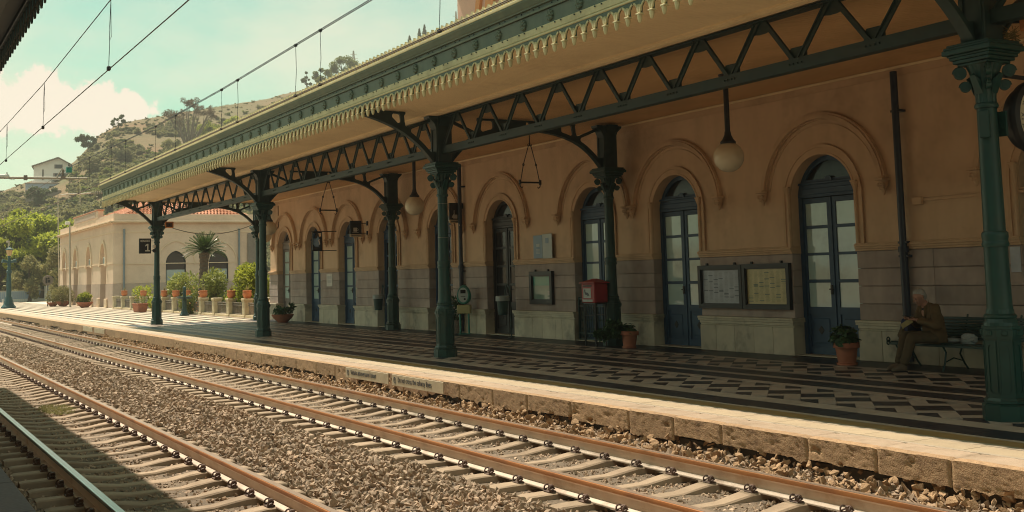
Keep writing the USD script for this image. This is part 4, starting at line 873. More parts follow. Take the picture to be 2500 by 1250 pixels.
# ---- the canopy of the platform the viewer stands on: only its edge shows, top left
oc = thing('opposite_canopy', 'dark canopy edge with slotted fringe overhead, top left', 'canopy')
XN, ZN = 2.02, 5.46
obj('roof', bx(-5, XN-0.04, -30, 30, ZN+0.52, ZN+0.66), 'roof_sheet', oc); obj('soffit', boarded(-5, XN-0.5, ZN+0.50, ZN+0.515, -30, 30), 'soffit_inner', oc)  # unseen run behind the viewer lengthened to darken the right side
obj('fascia', cat_([bx(XN-0.05, XN+0.03, -30, 30, ZN+0.36, ZN+0.85, 0.01), bx(XN-0.42, XN-0.30, -30, 30, ZN+0.30, ZN+0.515, 0.01), bx(XN-0.30, XN-0.051, -30, 30, ZN+0.44, ZN+0.515)]), 'iron_dark', oc)
sl = ext_x(unary_union([Polygon([(-0.085, 0.40), (0.085, 0.40), (0.085, 0.16), (0.06, 0.05), (0.03, 0.0), (-0.03, 0.0), (-0.06, 0.05), (-0.085, 0.16)])]).union(sbox(-0.165, 0.14, 0.165, 0.165)), XN-0.012, XN+0.012)
far = MB()
for k in range(96):
    y = -2+k*0.33
    if y > 8 and y < 40: obj('fringe_slat', T(sl, 0, y, ZN), 'iron_dark', oc)
    else: far.add(T(sl, 0, y, ZN))
obj('fringe_rest', far, 'iron_dark', oc, kind='stuff')

# ---- the building behind the viewer, whose reflection stands in the door panes
ob = thing('opposite_building', 'plain ochre building on the near platform, behind the viewer', 'building')
q = sbox(-40, -0.6, 24, 7.5)
for c in range(-36, 22, 5): q = q.difference(Polygon([(c-0.9, 0.0), (c+0.9, 0.0)]+arc(c, 2.9, 0.9, 0, 180, 16)))
obj('wall', ext_x(q, -6.4, -6.0), 'wall_paint', ob); obj('end_wall', bx(-14, -6.4, 23.6, 24, -0.6, 7.5), 'wall_paint', ob); obj('roof', bx(-14.4, -5.7, -40, 24.4, 7.5, 7.8), 'roof_tile', ob); obj('doors', bx(-6.6, -6.41, -40, 23.6, 0, 4.2), 'door_blue', ob)
# ---- overhead line
t = thing('overhead_wires', 'nearer overhead line pair with looped droppers, over the nearer track', 'overhead wires')
obj('contact_wire', tube([(3.2, -2, 5.0), (3.2, 12.7, 4.98), (3.2, 17.2, 5.0), (3.2, 24.3, 5.03), (3.2, 31.1, 5.05), (3.2, 36, 5.05)], 0.0085, 6), 'wire', t); obj('messenger_wire', tube([(3.2, -2, 6.7), (3.2, 17.4, 6.06), (3.2, 24.8, 5.93), (3.2, 31.5, 5.96), (3.2, 36, 6.0)], 0.0085, 6), 'wire', t)
obj('contact_wire', tube([(3.2, 36.01, 5.05), (2.6, 60, 5.05), (2.9, 140, 5.05)], 0.0085, 6), 'wire', t); obj('stay_wire', tube([(3.2, 36, 5.05), (4.9, 45, 5.72)], 0.008, 6), 'wire', t); obj('messenger_wire', tube([(3.2, 36.01, 6.0), (2.75, 45, 6.25), (2.73, 90, 5.9), (2.9, 140, 6.3)], 0.0085, 6), 'wire', t)
for y, zt in ((17.4, 6.06), (24.5, 5.935), (31.3, 5.96)):
    obj('dropper', cat_([tube([(3.2, y-0.02, zt), (3.23, y+0.12, zt-0.35), (3.23, y+0.10, zt-0.55), (3.2, y+0.06, zt-0.62)], 0.0045, 5), tube([(3.2, y-0.02, zt), (3.19, y, zt-0.4), (3.2, y+0.06, zt-0.62), (3.2, y+0.12, 5.01)], 0.005, 5), bx(3.175, 3.225, y+0.08, y+0.16, 4.985, 5.05, 0.006)]), 'wire', t)
t = thing('overhead_wires', 'farther overhead line pair with straight droppers, in front of the canopy', 'overhead wires')
for d in (-0.02, 0.02):
    obj('messenger_wire', tube([(6.7+d, -2, 6.75), (6.7+d, 15.6, 6.0), (6.7+d, 23.7, 5.9), (6.7+d, 30, 5.9), (6.7+d, 44.7, 6.19)], 0.008, 6), 'wire', t); obj('contact_wire', tube([(6.7+d, -2, 5.03), (6.7+d, 45, 5.03), (6.4+d, 75, 5.03), (6.8+d, 140, 5.03)], 0.008, 6), 'wire_brown', t)
obj('messenger_wire', tube([(6.7, 45.2, 6.15), (6.6, 75, 5.7), (6.7, 110, 6.2), (6.7, 140, 5.9)], 0.008, 6), 'wire_brown', t)
for y in (13.2, 17.75, 19.0, 22.6, 23.8, 27.9, 30.1, 34, 36.2, 40, 42.2):
    zt = float(np.interp(y, [15.6, 23.7, 30, 44.7], [6.0, 5.9, 5.9, 6.19])) if y > 14 else 6.12
    obj('dropper', cat_([tube([(6.7, y, zt), (6.715, y+0.02, (zt+5.03)/2), (6.7, y+0.04, 5.03)], 0.005, 5), bx(6.675, 6.725, y-0.03, y+0.03, zt-0.03, zt+0.02, 0.005), bx(6.675, 6.725, y+0.01, y+0.07, 5.015, 5.06, 0.005)]), 'wire', t)
t = thing('overhead_gantry', 'pale horizontal overhead line arm with insulators in front of the hillside houses', 'line_arm')  # a single cantilever arm on one mast, not a portal frame
obj('tube', cyl((-2.0, 45, 5.72), (7.45, 45, 5.83), 0.045, 10), 'galv', t); obj('strut', cat_([cyl((6.35, 45, 5.85), (6.55, 44.9, 6.2), 0.02, 6)]), 'galv', t)
obj('insulator', cat_([lathe([(0, 0), (0.05, 0), (0.05, 0.03), (0.025, 0.04), (0.05, 0.08), (0.025, 0.10), (0.05, 0.14), (0.025, 0.16), (0.05, 0.20), (0.025, 0.22), (0.05, 0.26), (0.02, 0.30), (0, 0.30)], 10)]).apply_translation([6.58, 45, 5.88]), 'stone_wall', t); obj('clamp', cat_([bx(5.2, 5.32, 44.93, 45.07, 5.72, 5.90), bx(6.50, 6.66, 44.92, 45.08, 5.78, 5.90)]), 'stone_wall', t)
obj('white_insulator', cat_([T(trimesh.creation.icosphere(2, 0.09), 4.62, 45, 5.86), cyl((4.3, 45, 5.85), (4.62, 45, 5.85), 0.06, 8), cyl((4.62, 45, 5.85), (4.62, 45, 6.0), 0.03, 8)]), 'paper_white', t)
t = thing('balance_weight', 'small green box on the messenger wire', 'wire box', loc=(6.76, 44.8, 6.14)); obj('box', bx(-0.10, 0.10, -0.08, 0.08, -0.13, 0.10, 0.02), 'machine_green', t); obj('tie', cyl((0, 0, 0.12), (0, 0, 0.24), 0.02, 6), 'black', t)
t = thing('overhead_gantry', 'farther and shorter overhead line arm above the treetops', 'line_arm'); obj('tube', cyl((16.6, 115, 10.55), (19.4, 115, 10.75), 0.07, 8), 'galv', t); obj('insulator', cat_([cyl((19.4+0.2*k, 115, 10.77+0.012*k), (19.46+0.2*k, 115, 10.775+0.012*k), 0.15, 8) for k in range(7)]), 'stone_wall', t); obj('stem', cyl((18.4, 115, 9.6), (18.4, 115, 11.4), 0.04, 6), 'galv', t)  # a second cantilever arm, likewise held by one mast
t = thing('line_mast', 'grey steel mast that carries the line arm, left of the tracks', 'mast'); obj('post', cat_([bx(-2.1, -1.9, 44.9, 45.1, -0.6, 7.6)]), 'galv', t); obj('footing', bx(-2.35, -1.65, 44.65, 45.35, -0.6, -0.1, 0.03), 'concrete', t)
t = thing('line_mast', 'tall slim mast rising behind the annex, holding the farther arm', 'mast'); obj('post', cyl((16.6, 115.2, 0), (16.4, 115.2, 10.6), 0.05, 8), 'galv', t); obj('footing', bx(16.2, 17.0, 114.8, 115.6, -0.2, 0.05, 0.02), 'concrete', t)
# ================================================================== THE SECOND STATION BUILDING, FORECOURT AND GARDEN
AX, AY0, AY1, AXE = 16.18, 86.3, 112.0, 27.2
an = thing('annex_building', 'pale sunlit single storey building with pointed arches beyond the platform', 'building')
def gothic(c, hw, z0, zs, zt):                       # pointed opening
    n = 12; H = zt-zs; R = (hw*hw+H*H)/(2*hw)
    pts = [(c-hw, z0), (c+hw, z0), (c+hw, zs)]; th = math.asin(min(1, H/R))
    pts += [(c+hw-R+R*math.cos(th*k/n), zs+R*math.sin(th*k/n)) for k in range(1, n+1)]
    pts += [(c-hw+R-R*math.cos(th*(n-k)/n), zs+R*math.sin(th*(n-k)/n)) for k in range(1, n)]
    return Polygon(pts+[(c-hw, zs)])
lw = sbox(AY0, 0.0, AY1, 6.3); NC = [90.2, 96.4, 102.9, 109.0]
for c in NC: lw = lw.difference(gothic(c, 1.1, 0.0, 3.5, 4.95))
fw_ = sbox(AX+0.5, 0.0, AXE, 6.3); FC = [20.77, 24.04]
for c in FC: fw_ = fw_.difference(gothic(c, 0.76, 1.6, 3.25, 4.18))
hi = lambda p, z0, z1: p.intersection(sbox(-999, z0, 999, z1))
obj('wall', ext_x(hi(lw, 1.79, 6.3), AX, AX+0.5), 'annex_wall', an); [obj('base_course', ext_x(q_, AX-0.03, AX+0.5), 'annex_base', an) for q_ in hi(lw, 0, 1.78).geoms]
obj('wall', ext_y(hi(fw_, 1.79, 6.3), AY0+0.002, AY0+0.5), 'annex_wall', an); obj('base_course', ext_y(hi(fw_, 0, 1.78), AY0-0.028, AY0+0.5), 'annex_base', an)
obj('core', cat_([bx(AX+0.75, AXE-0.1, AY0+0.7, AY1-0.3, 0, 6.2), bx(AXE-0.05, AXE, AY0+0.5, AY1, 0, 6.3), bx(AX+0.5, AXE, AY1-0.2, AY1, 0, 6.3)]), 'annex_wall', an)
for c in NC:
    for k, s in enumerate((-1, 1)): obj('plinth', bx(AX-0.16, AX-0.031, c+s*1.1 if s > 0 else c-2.0, c+2.0 if s > 0 else c-1.1, 0, 0.66, 0.02), 'annex_trim', an)
    obj('arch_band', ext_x(gothic(c, 1.32, 3.2, 3.5, 5.2).difference(gothic(c, 1.1, 3.0, 3.5, 4.95)), AX-0.10, AX-0.001), 'annex_trim', an)
    obj('impost', cat_([bx(AX-0.13, AX+0.1, c-1.5, c-1.101, 3.12, 3.24, 0.01), bx(AX-0.13, AX+0.1, c+1.101, c+1.5, 3.12, 3.24, 0.01)]), 'annex_trim', an)
    obj('niche_back', bx(AX+0.42, AX+0.5, c-1.1, c+1.1, 0, 4.95), 'annex_wall', an)
    d = obj('door', cat_([bx(AX+0.36, AX+0.419, c-0.75, c+0.75, 0.02, 3.0)]), 'leaf_brown', an); obj('door_panel', cat_([bx(AX+0.34, AX+0.359, c+s*0.37-0.28, c+s*0.37+0.28, 0.2, 2.8, 0.01) for s in (-1, 1)]), 'door_grey', d)
obj('string', cat_([bx(AX-0.05, AX-0.001, AY0, AY1, 3.26, 3.34), bx(AX, AXE, AY0-0.045, AY0, 3.20, 3.26), bx(AX-0.03, AX-0.001, AY0-0.03, AY1, 5.58, 5.66), bx(AX, AXE, AY0-0.03, AY0+0.001, 5.58, 5.66)]), 'annex_trim', an)
obj('cornice', cat_([bx(AX-0.22, AXE, AY0-0.22, AY1, 6.28, 6.36, 0.01), bx(AX-0.34, AXE, AY0-0.34, AY1, 6.361, 6.45, 0.01)]), 'annex_trim', an)
obj('parapet', cat_([bx(AX, AX+0.35, AY0, AY1, 6.45, 7.02), bx(AX+0.351, AXE, AY0, AY0+0.35, 6.45, 6.98)]), 'annex_wall', an)
obj('name_block', cat_([bx(AX-0.02, AX+0.40, 92.6, 104.2, 7.021, 7.62, 0.02)]), 'annex_wall', an); obj('name_panel', bx(AX-0.045, AX-0.0205, 93.6, 103.2, 7.10, 7.52, 0.01), 'annex_base', an)
obj('name_block_top', bx(AX-0.08, AX+0.45, 92.4, 104.4, 7.621, 7.70, 0.01), 'roof_tile', an)
# tiled hip roof: courses of curved tiles laid as ridged strips
def hip(p_eave0, p_eave1, p_top0, p_top1, n_c, n_w):
    e0, e1, t0, t1 = map(np.array, (p_eave0, p_eave1, p_top0, p_top1)); V = []; F = []
    nrm = np.cross(e1-e0, t0-e0); nrm = nrm/np.linalg.norm(nrm); nrm *= np.sign(nrm[2])
    m = n_w*6+1
    for r in range(n_c):
        for q, off in ((r/n_c, 0.07), ((r+1)/n_c+0.004, 0.0)):
            a, b = e0+(t0-e0)*q, e1+(t1-e1)*q
            for k in range(m):
                u = k/(m-1); full = e0+(e1-e0)*u; L = np.linalg.norm(b-a)
                V.append(a+(b-a)*u+nrm*(off+0.055*math.cos(u*np.linalg.norm(b-a)/0.26*2*math.pi)))
        o = r*2*m
        for k in range(m-1): F += [[o+k, o+k+1, o+m+k+1], [o+k, o+m+k+1, o+m+k]]
    return trimesh.Trimesh(np.array(V), np.array(F), process=False)
zr, ze = 9.0, 6.75; xm = (AX+AXE)/2
A_, B_, C_, D_ = (AX+0.36, AY0+0.36, ze), (AXE-0.1, AY0+0.36, ze), (AXE-0.1, AY1, ze), (AX+0.36, AY1, ze); R0, R1 = (xm, AY0+6.5, zr), (xm, AY1-6, zr)
obj('roof', cat_([hip(A_, B_, R0, R0, 14, 40), hip(D_, A_, R1, R0, 14, 60), hip(B_, C_, R0, R1, 14, 40)]), 'roof_tile', an, smooth=50)
obj('ridge_tiles', cat_([tube([A_, R0], 0.11, 8), tube([B_, R0], 0.11, 8), tube([R0, R1], 0.11, 8)]), 'roof_tile', an)
for c in FC:
    w_ = obj('window', ext_y(gothic(c, 0.755, 1.6, 3.25, 4.175).difference(gothic(c, 0.69, 1.68, 3.25, 4.09)), AY0+0.10, AY0+0.22), 'black', an)
    obj('fanlight', ext_y(gothic(c, 0.69, 2.75, 3.25, 4.09), AY0+0.18, AY0+0.20), 'fan_brown', w_); obj('blind', bx(c-0.69, c+0.69, AY0+0.16, AY0+0.175, 1.68, 2.74), 'sign_pale', w_)
    obj('hood_line', ext_y(gothic(c, 1.45, 3.1, 3.30, 4.98).difference(gothic(c, 1.38, 3.0, 3.30, 4.90)), AY0-0.05, AY0-0.001), 'annex_trim', an)
obj('corner_stone', cat_([bx(26.3, 27.25, AY0-0.12, AY0-0.031, 0.0, 5.5, 0.04)]), 'stone_wall', an)
for x in (16.93, 25.63): t = thing('drainpipe', 'blue-grey downpipe on the pale annex, '+('left of the arched windows' if x < 20 else 'right of the arched windows'), 'drainpipe'); obj('pipe', cyl((x, AY0-0.09, 0.1), (x, AY0-0.09, 5.85), 0.075, 10), 'pipe_grey', t); obj('clip', cat_([bx(x-0.1, x+0.1, AY0-0.14, AY0-0.03, z, z+0.04) for z in (1.5, 3.6, 5.5)]), 'galv', t)

# air conditioners
def aircon(loc, rz, label):
    t = thing('air_conditioner', label, 'air conditioner', 'air conditioners on the annex', loc, rz)
    m = bx(-0.42, 0.42, -0.16, 0.16, 0, 0.62, 0.02); obj('casing', m, 'white_render', t)
    obj('grille', T(cat_([trimesh.creation.torus(0.09+0.05*k, 0.008, 20, 5) for k in range(4)]), -0.08, -0.17, 0.31, rx=math.pi/2), 'sign_pale', t); obj('fan', T(cyl((0, 0, 0), (0, 0.02, 0), 0.24, 18), -0.08, -0.169, 0.31), 'door_grey', t); obj('support', cat_([bx(-0.3, -0.26, -0.1, 0.3, -0.05, -0.001), bx(0.26, 0.3, -0.1, 0.3, -0.05, -0.001)]), 'galv', t)
    return t
for c, lb in zip(NC, ('air conditioner in the pointed niche nearest the annex corner', 'air conditioner in the second niche from the annex corner', 'air conditioner in the third niche from the annex corner', None)):
    if lb: aircon((AX+0.18, c-0.1, 3.24), -90, lb)
aircon((20.9, AY0-0.3, 1.15), 0, 'air conditioner under the left arched window of the annex')
t = thing('notice_case', 'dark framed notice in the farthest niche of the annex', 'notice case'); obj('frame', bx(AX+0.1, AX+0.2, 108.2, 109.6, 3.2, 3.95, 0.02), 'black', t); obj('sheet', cat_([bx(AX+0.09, AX+0.099, 108.35, 109.45, 3.3, 3.85)]), 'paper_white', t)

# ---- balustrade of stone posts with iron panels, terracotta pots on top
bal = thing('garden_balustrade', 'limestone balustrade with iron panels between the platform and the garden', 'balustrade')
PYS = [50.2, 52.6, 55.25, 57.9, 60.5, 64.0, 66.6, 69.4, 72.3, 75.3, 78.4, 81.4, 84.4]
for i, y in enumerate(PYS):
    obj('post', cat_([bx(15.82, 16.22, y-0.20, y+0.20, 0.0, 0.74, 0.015), bx(15.80, 16.24, y-0.22, y+0.22, 0.741, 0.80, 0.01), bx(15.78, 16.26, y-0.245, y+0.245, 0.801, 0.90, 0.012), bx(15.79, 16.25, y-0.23, y+0.23, 0.001, 0.10, 0.01)]), 'limestone', bal)
    if i < len(PYS)-1:
        a, b = y+0.235, PYS[i+1]-0.235
        obj('kerb', bx(15.84, 16.16, a, b, 0.0, 0.10, 0.012), 'limestone', bal)
        pan = MB(); pan.box(15.99, 16.03, a, b, 0.66, 0.70); pan.box(15.99, 16.03, a, b, 0.14, 0.17); pan.box(15.985, 16.035, a, b, 0.55, 0.58)
        for yy in np.arange(a+0.06, b, 0.105): pan.box(16.0, 16.02, yy-0.009, yy+0.009, 0.17, 0.66)
        obj('iron_panel', pan, 'stone_wall', bal)
POTPROF = [(0, 0), (0.105, 0), (0.12, 0.02), (0.175, 0.10), (0.19, 0.17), (0.175, 0.24), (0.16, 0.275), (0.185, 0.285), (0.19, 0.33), (0.165, 0.335), (0.155, 0.30), (0, 0.29)]
def leaves(n, cen, rad, size, g, asp=2.2, up=0.0, shell=0.0):
    """n pointed leaf faces through an ellipsoid (one folded quad each)"""
    d = g.normal(size=(n, 3)); d /= np.linalg.norm(d, axis=1, keepdims=True)
    r = (shell+(1-shell)*g.random(n))**(1/3.0 if shell == 0 else 1)
    p = np.array(cen)+d*r[:, None]*np.array(rad)
    a = g.normal(size=(n, 3))+d*0.9+np.array([0, 0, up]); a /= np.linalg.norm(a, axis=1, keepdims=True)
    b = np.cross(a, g.normal(size=(n, 3))); b /= np.linalg.norm(b, axis=1, keepdims=True); c = np.cross(a, b)
    s = size*g.uniform(0.6, 1.3, n)[:, None]
    v = np.stack([p-a*s, p+b*s/asp+c*s*0.12, p+a*s, p-b*s/asp+c*s*0.12], 1).reshape(-1, 3)
    i = np.arange(n)*4
    return trimesh.Trimesh(v, np.concatenate([np.stack([i, i+1, i+2], 1), np.stack([i, i+2, i+3], 1)]), process=False)
g = np.random.default_rng(41)
potl = {50.2: 'at the near end', 52.6: 'with a tall bud', 55.25: 'wide and square shouldered', 60.5: 'with a spiky agave', 64.0: 'right behind the fountain', 66.6: 'left of the fountain', 69.4: 'behind the farthest column', 75.3: 'behind the square planter', 81.4: 'nearest the annex corner'}
for y, s in potl.items():
    t = thing('terracotta_pot', f'round terracotta pot on the balustrade, {s}', 'flower pot', 'pots on the balustrade', (16.02, y, 0.90), scale=1.15)
    obj('pot', lathe(POTPROF, 18), 'terracotta_bright', t, smooth=40); obj('soil', T(lathe([(0, 0), (0.15, 0), (0, 0.012)], 12), 0, 0, 0.29), 'soil', t)
    m = MB()
    for k in range(16):
        a = g.random()*6.28; h = g.uniform(0.10, 0.30); r = g.uniform(0.04, 0.16)
        m.add(trimesh.Trimesh([(0.03*math.sin(a), -0.03*math.cos(a), 0.29), (-0.03*math.sin(a), 0.03*math.cos(a), 0.29), (r*math.cos(a), r*math.sin(a), 0.29+h)], [[0, 1, 2]], process=False))
    obj('plant', m, 'leaf_olive', t)
# ---- green iron drinking fountain and the square planter
t = thing('drinking_fountain', 'green iron drinking fountain with a wide dish in front of the balustrade', 'fountain', loc=(14.88, 60.0, 0))
obj('foot', lathe([(0, 0), (0.26, 0), (0.25, 0.05), (0.20, 0.10), (0.16, 0.20), (0.135, 0.34), (0, 0.34)], 8), 'bin_green', t); obj('stem', lathe([(0, 0.33), (0.115, 0.34), (0.12, 0.86), (0, 0.87)], 12), 'bin_green', t, smooth=40); obj('dish', lathe([(0, 0.84), (0.14, 0.85), (0.34, 0.90), (0.42, 0.97), (0.42, 1.0), (0.36, 0.985), (0.12, 0.93), (0, 0.93)], 20), 'bin_green', t, smooth=40); obj('spout', cat_([cyl((0, 0, 0.92), (0, 0, 1.42), 0.085, 10), T(trimesh.creation.icosphere(2, 0.09), 0, 0, 1.44), cyl((0, 0, 1.2), (-0.16, 0, 1.18), 0.02, 8)]), 'bin_green', t, smooth=40)
t = thing('square_planter', 'square terracotta planter with thin flowers left of the farthest column', 'planter', loc=(14.87, 70.8, 0), rz=20)
q = 0.30
obj('box', cat_([trimesh.convex.convex_hull([(sx*r, sy*r, z) for sx in (-1, 1) for sy in (-1, 1) for r, z in ((0.27, 0.0), (0.33, 0.46))]), bx(-0.36, 0.36, -0.36, 0.36, 0.46, 0.54, 0.015)]), 'terracotta', t); obj('foliage', leaves(260, (0, 0, 0.78), (0.38, 0.38, 0.28), 0.06, g, 3.0, 0.6), 'leaf_mid', t); obj('flowers', leaves(30, (0, 0, 0.9), (0.36, 0.36, 0.22), 0.03, g, 1.2), 'flower', t)
# ---- low bowls with shrubs along the annex
def bowl_plant(loc, R, label, mats, rp, group='terracotta bowls of plants', n=900, low=False, pot='terracotta', leaf=0.09):
    t = thing('planted_bowl', label, 'planter', group, loc)
    obj('bowl', lathe([(0, 0), (R*0.42, 0), (R*0.45, 0.02), (R*0.80, R*0.36), (R*0.98, R*0.62), (R, R*0.70), (R*0.93, R*0.70), (R*0.90, R*0.62), (0, R*0.6)], 22), pot, t, smooth=35)
    obj('foliage', leaves(n, (0, 0, R*0.7+rp[2]*0.55), rp, leaf, g, 2.6, 0.5), mats, t)
    return t
bowl_plant((14.9, 101.2, 0), 0.62, 'terracotta bowl with a large round olive-green shrub by the annex', 'leaf_olive', (0.95, 0.95, 0.85), n=2200); bowl_plant((14.3, 102.6, 0), 0.5, 'terracotta bowl with a sparse shrub, left of the round one', 'leaf_olive', (0.6, 0.6, 0.8), n=600)
t = bowl_plant((15.1, 91.8, 0), 0.62, 'terracotta bowl with leafy succulents between two annex niches', 'leaf_lime', (0.55, 0.5, 0.5), n=500, leaf=0.14); obj('side_foliage', leaves(200, (-0.4, 0.2, 0.6), (0.35, 0.35, 0.25), 0.08, g), 'leaf_olive', t)
# ---- round sign, lamp post, flag pole
t = thing('round_sign', 'round grey sign disc on a short pole behind the shrub bowls', 'sign', loc=(14.07, 104.0, 0)); obj('disc', T(lathe([(0, -0.02), (0.42, -0.02), (0.44, 0), (0.42, 0.03), (0, 0.03)], 24), 0, 0, 2.25, rx=math.pi/2), 'stone_wall', t); obj('mark', T(ext_y(unary_union([sbox(-0.2, -0.25, -0.05, 0.2), sbox(0.0, -0.2, 0.18, 0.05), Point(0.05, 0.17).buffer(0.08)]), -0.045, -0.032), 0, 0, 2.25), 'black', t); obj('pole', cyl((0, 0.05, 0), (0, 0.05, 2.3), 0.04, 8), 'black', t)
t = thing('street_lamp', 'teal iron lamp post with lantern and two horn speakers at the far left', 'lamp post', loc=(10.75, 102.0, 0))
obj('base', lathe([(0, 0), (0.60, 0), (0.58, 0.10), (0.42, 0.30), (0.30, 0.75), (0.24, 0.95), (0, 0.95)], 8), 'lamp_teal', t); obj('post', lathe([(0, 0.94), (0.20, 0.95), (0.17, 2.9), (0.22, 2.95), (0.22, 3.1), (0.15, 3.15), (0.11, 4.3), (0.14, 4.35), (0, 4.36)], 12), 'lamp_teal', t, smooth=40)
obj('lantern', lathe([(0, 4.36), (0.16, 4.37), (0.27, 4.85), (0, 4.86)], 6), 'lantern', t); obj('lantern_roof', lathe([(0, 4.861), (0.33, 4.87), (0.30, 4.92), (0.06, 5.10), (0.03, 5.2), (0, 5.22)], 6), 'lamp_teal', t)
for s in (-1, 1): obj('horn', cat_([cyl((s*0.1, 0, 3.85), (s*0.55, -0.1, 3.95), 0.09, 10, 0.17), cyl((0, 0, 3.85), (s*0.12, 0, 3.85), 0.12, 8)]), 'lamp_teal', t)
t = thing('slim_pole', 'tall thin pale pole standing right beside the teal lamp post', 'pole', loc=(10.98, 104.6, 0)); obj('pole', cyl((0, 0, 0), (0, 0, 5.6), 0.10, 8, 0.075), 'galv', t); obj('head', bx(-0.22, 0.06, -0.05, 0.05, 5.55, 5.72, 0.02), 'galv', t)
t = thing('slim_pole', 'tall thin pole in front of the annex niches', 'pole', loc=(14.66, 95.8, 0)); obj('pole', cyl((0, 0, 0), (-0.1, 0, 6.9), 0.085, 8, 0.06), 'galv', t); obj('floodlight', cat_([bx(-0.45, -0.1, -0.15, 0.1, 6.65, 6.9, 0.03)]), 'white_render', t)
# ---- garden behind the balustrade
gb = thing('garden_bed', kind='structure'); obj('earth', bx(16.20, 40, 49.3, 86.2, -0.04, 0.06), 'soil', gb)
gr = leaves(9000, (19.0, 68, 0.10), (2.7, 18, 0.22), 0.10, g, 3.2, 1.2); obj('ground_cover', gr, 'leaf_mid', None, label='low green ground cover in the garden behind the balustrade', cat='plants', kind='stuff')
t = thing('palm', 'small sago palm with a thick dark trunk behind the balustrade', 'palm', loc=(17.5, 66.0, 0))
m = MB(); zz = np.linspace(0, 3.45, 30); tr = lathe([(0, -0.05)]+[(0.27-0.05*z/3.5+0.035*((k % 2))+0.10*max(0, (z-2.9)/0.55), z) for k, z in enumerate(zz)]+[(0, 3.6)], 14); tr.vertices[:, 0] += -0.10+0.14*tr.vertices[:, 2]/3.5; obj('trunk', tr, 'bark', t)
fr = MB()
for k in range(64):
    a = k*2.399; el = 0.12+1.15*(k/64.0)**0.9; L = 1.30+0.25*g.random(); pts = []
    for u in np.linspace(0, 1, 9): pts.append((0.05+L*u*math.cos(el)*math.cos(a), L*u*math.cos(el)*math.sin(a), 3.52+L*u*math.sin(el)-0.55*u*u*(1.15-el*0.6)))
    pts = np.array(pts); fr.add(tube(pts, 0.014, 4)); 
    for j in range(1, 9):
        for q_ in (0.0, 0.33, 0.66):
            p = pts[j-1]+(pts[j]-pts[j-1])*q_; d = pts[j]-pts[j-1]; d = d/np.linalg.norm(d); s_ = np.cross(d, [0, 0, 1]); s_ /= np.linalg.norm(s_); up_ = np.cross(s_, d); ll = 0.26*(1-0.55*abs(2*j/9-0.9))
            for s in (-1, 1): fr.add(trimesh.Trimesh([p-d*0.018, p+d*0.018, p+s*s_*ll+d*ll*0.75+up_*0.06], [[0, 1, 2]], process=False))
obj('fronds', fr, 'leaf_palm', t)
def bush(loc, rad, n, size, mat, label, cat='bush', lobes=7, group='garden bushes', stem=True, fl=0, asp=2.0):
    t = thing('bush', label, cat, group, loc); m = MB(); st = MB()
    for k in range(lobes):
        d = g.normal(size=3); d /= np.linalg.norm(d); d[2] = abs(d[2])*0.9-0.15
        c = np.array([0, 0, rad[2]*0.92])+d*np.array(rad)*0.55; c[2] = c[2] if k % 3 else rad[2]*0.45; m.add(leaves(int(n/lobes), c, np.array(rad)*g.uniform(0.42, 0.62), size, g, asp, 0.3)); st.add(tube([(0, 0, 0), tuple(c*[0.4, 0.4, 0.6]), tuple(c)], 0.03, 5))
    obj('foliage', m, mat, t); obj('stems', st, 'bark', t)
    if fl: obj('flowers', leaves(fl, (0, 0, rad[2]), np.array(rad)*1.02, 0.05, g, 1.3, shell=0.8), 'flower', t)
    return t
bush((17.0, 68.6, 0.3), (1.05, 1.7, 1.30), 2600, 0.10, 'leaf_lime2', 'round pale-leaved citrus bush left of the palm'); bush((17.7, 64.2, 0.3), (0.95, 1.4, 1.25), 2300, 0.10, 'leaf_lime2', 'pale-leaved citrus bush right of the palm')
bush((16.9, 54.6, 0.05), (1.05, 2.3, 1.50), 4200, 0.10, 'leaf_lime', 'bright green bush close behind the farthest columns'); bush((17.3, 58.0, 0.0), (1.0, 1.8, 0.95), 2200, 0.09, 'leaf_lime', 'low yellow-green bush between the palm and the bright bush')
bush((18.8, 62.5, 0.1), (0.75, 0.8, 0.70), 1000, 0.06, 'leaf_dark', 'small dark clipped bush right of the palm trunk'); bush((18.6, 70.0, 0.1), (1.1, 1.0, 0.6), 900, 0.10, 'leaf_mid', 'low grassy mid-green bush left of the palm trunk')
bush((15.75, 62.2, 0.0), (0.55, 1.1, 0.75), 1800, 0.07, 'leaf_mid', 'flowering bush spilling over the balustrade beside the fountain', fl=60); bush((15.8, 70.9, 0.0), (0.5, 1.2, 0.6), 1400, 0.07, 'leaf_lime', 'flowering bush growing through the balustrade behind the farthest column', fl=40); bush((16.8, 78.5, 0.0), (0.8, 1.2, 1.1), 1300, 0.09, 'leaf_lime', 'small feathery bush left of the farthest column')

# ---- fence and low wall at the far left end of the platform
t = thing('low_wall', 'low blue-grey wall with railing at the far left end of the platform', 'wall'); obj('wall', cat_([bx(12, 22.5, 146.8, 147.1, 0, 1.25)]), 'blue_render', t); obj('coping', bx(11.9, 22.6, 146.7, 147.2, 1.251, 1.33, 0.01), 'annex_trim', t); obj('kerb', bx(14.5, 20, 143.6, 144.0, 0, 0.32, 0.02), 'white_render', t)
t = thing('iron_railing', 'pale iron railing left of the blue-grey wall', 'railing'); m = MB(); m.box(8.5, 16.6, 140.0, 140.05, 1.18, 1.24); m.box(8.5, 16.6, 140.0, 140.05, 0.2, 0.25)
for x in np.arange(8.5, 16.6, 0.22): m.box(x-0.02, x+0.02, 140.01, 140.04, 0.0, 1.2)
obj('bars', m, 'sign_pale', t)
t = thing('gate_post', 'pale stone gate post in front of the trees', 'post', loc=(19.5, 143, 0)); obj('shaft', bx(-0.5, 0.5, -0.5, 0.5, 0, 1.9, 0.03), 'white_render', t); obj('cap', bx(-0.6, 0.6, -0.6, 0.6, 1.901, 2.05, 0.03), 'white_render', t)

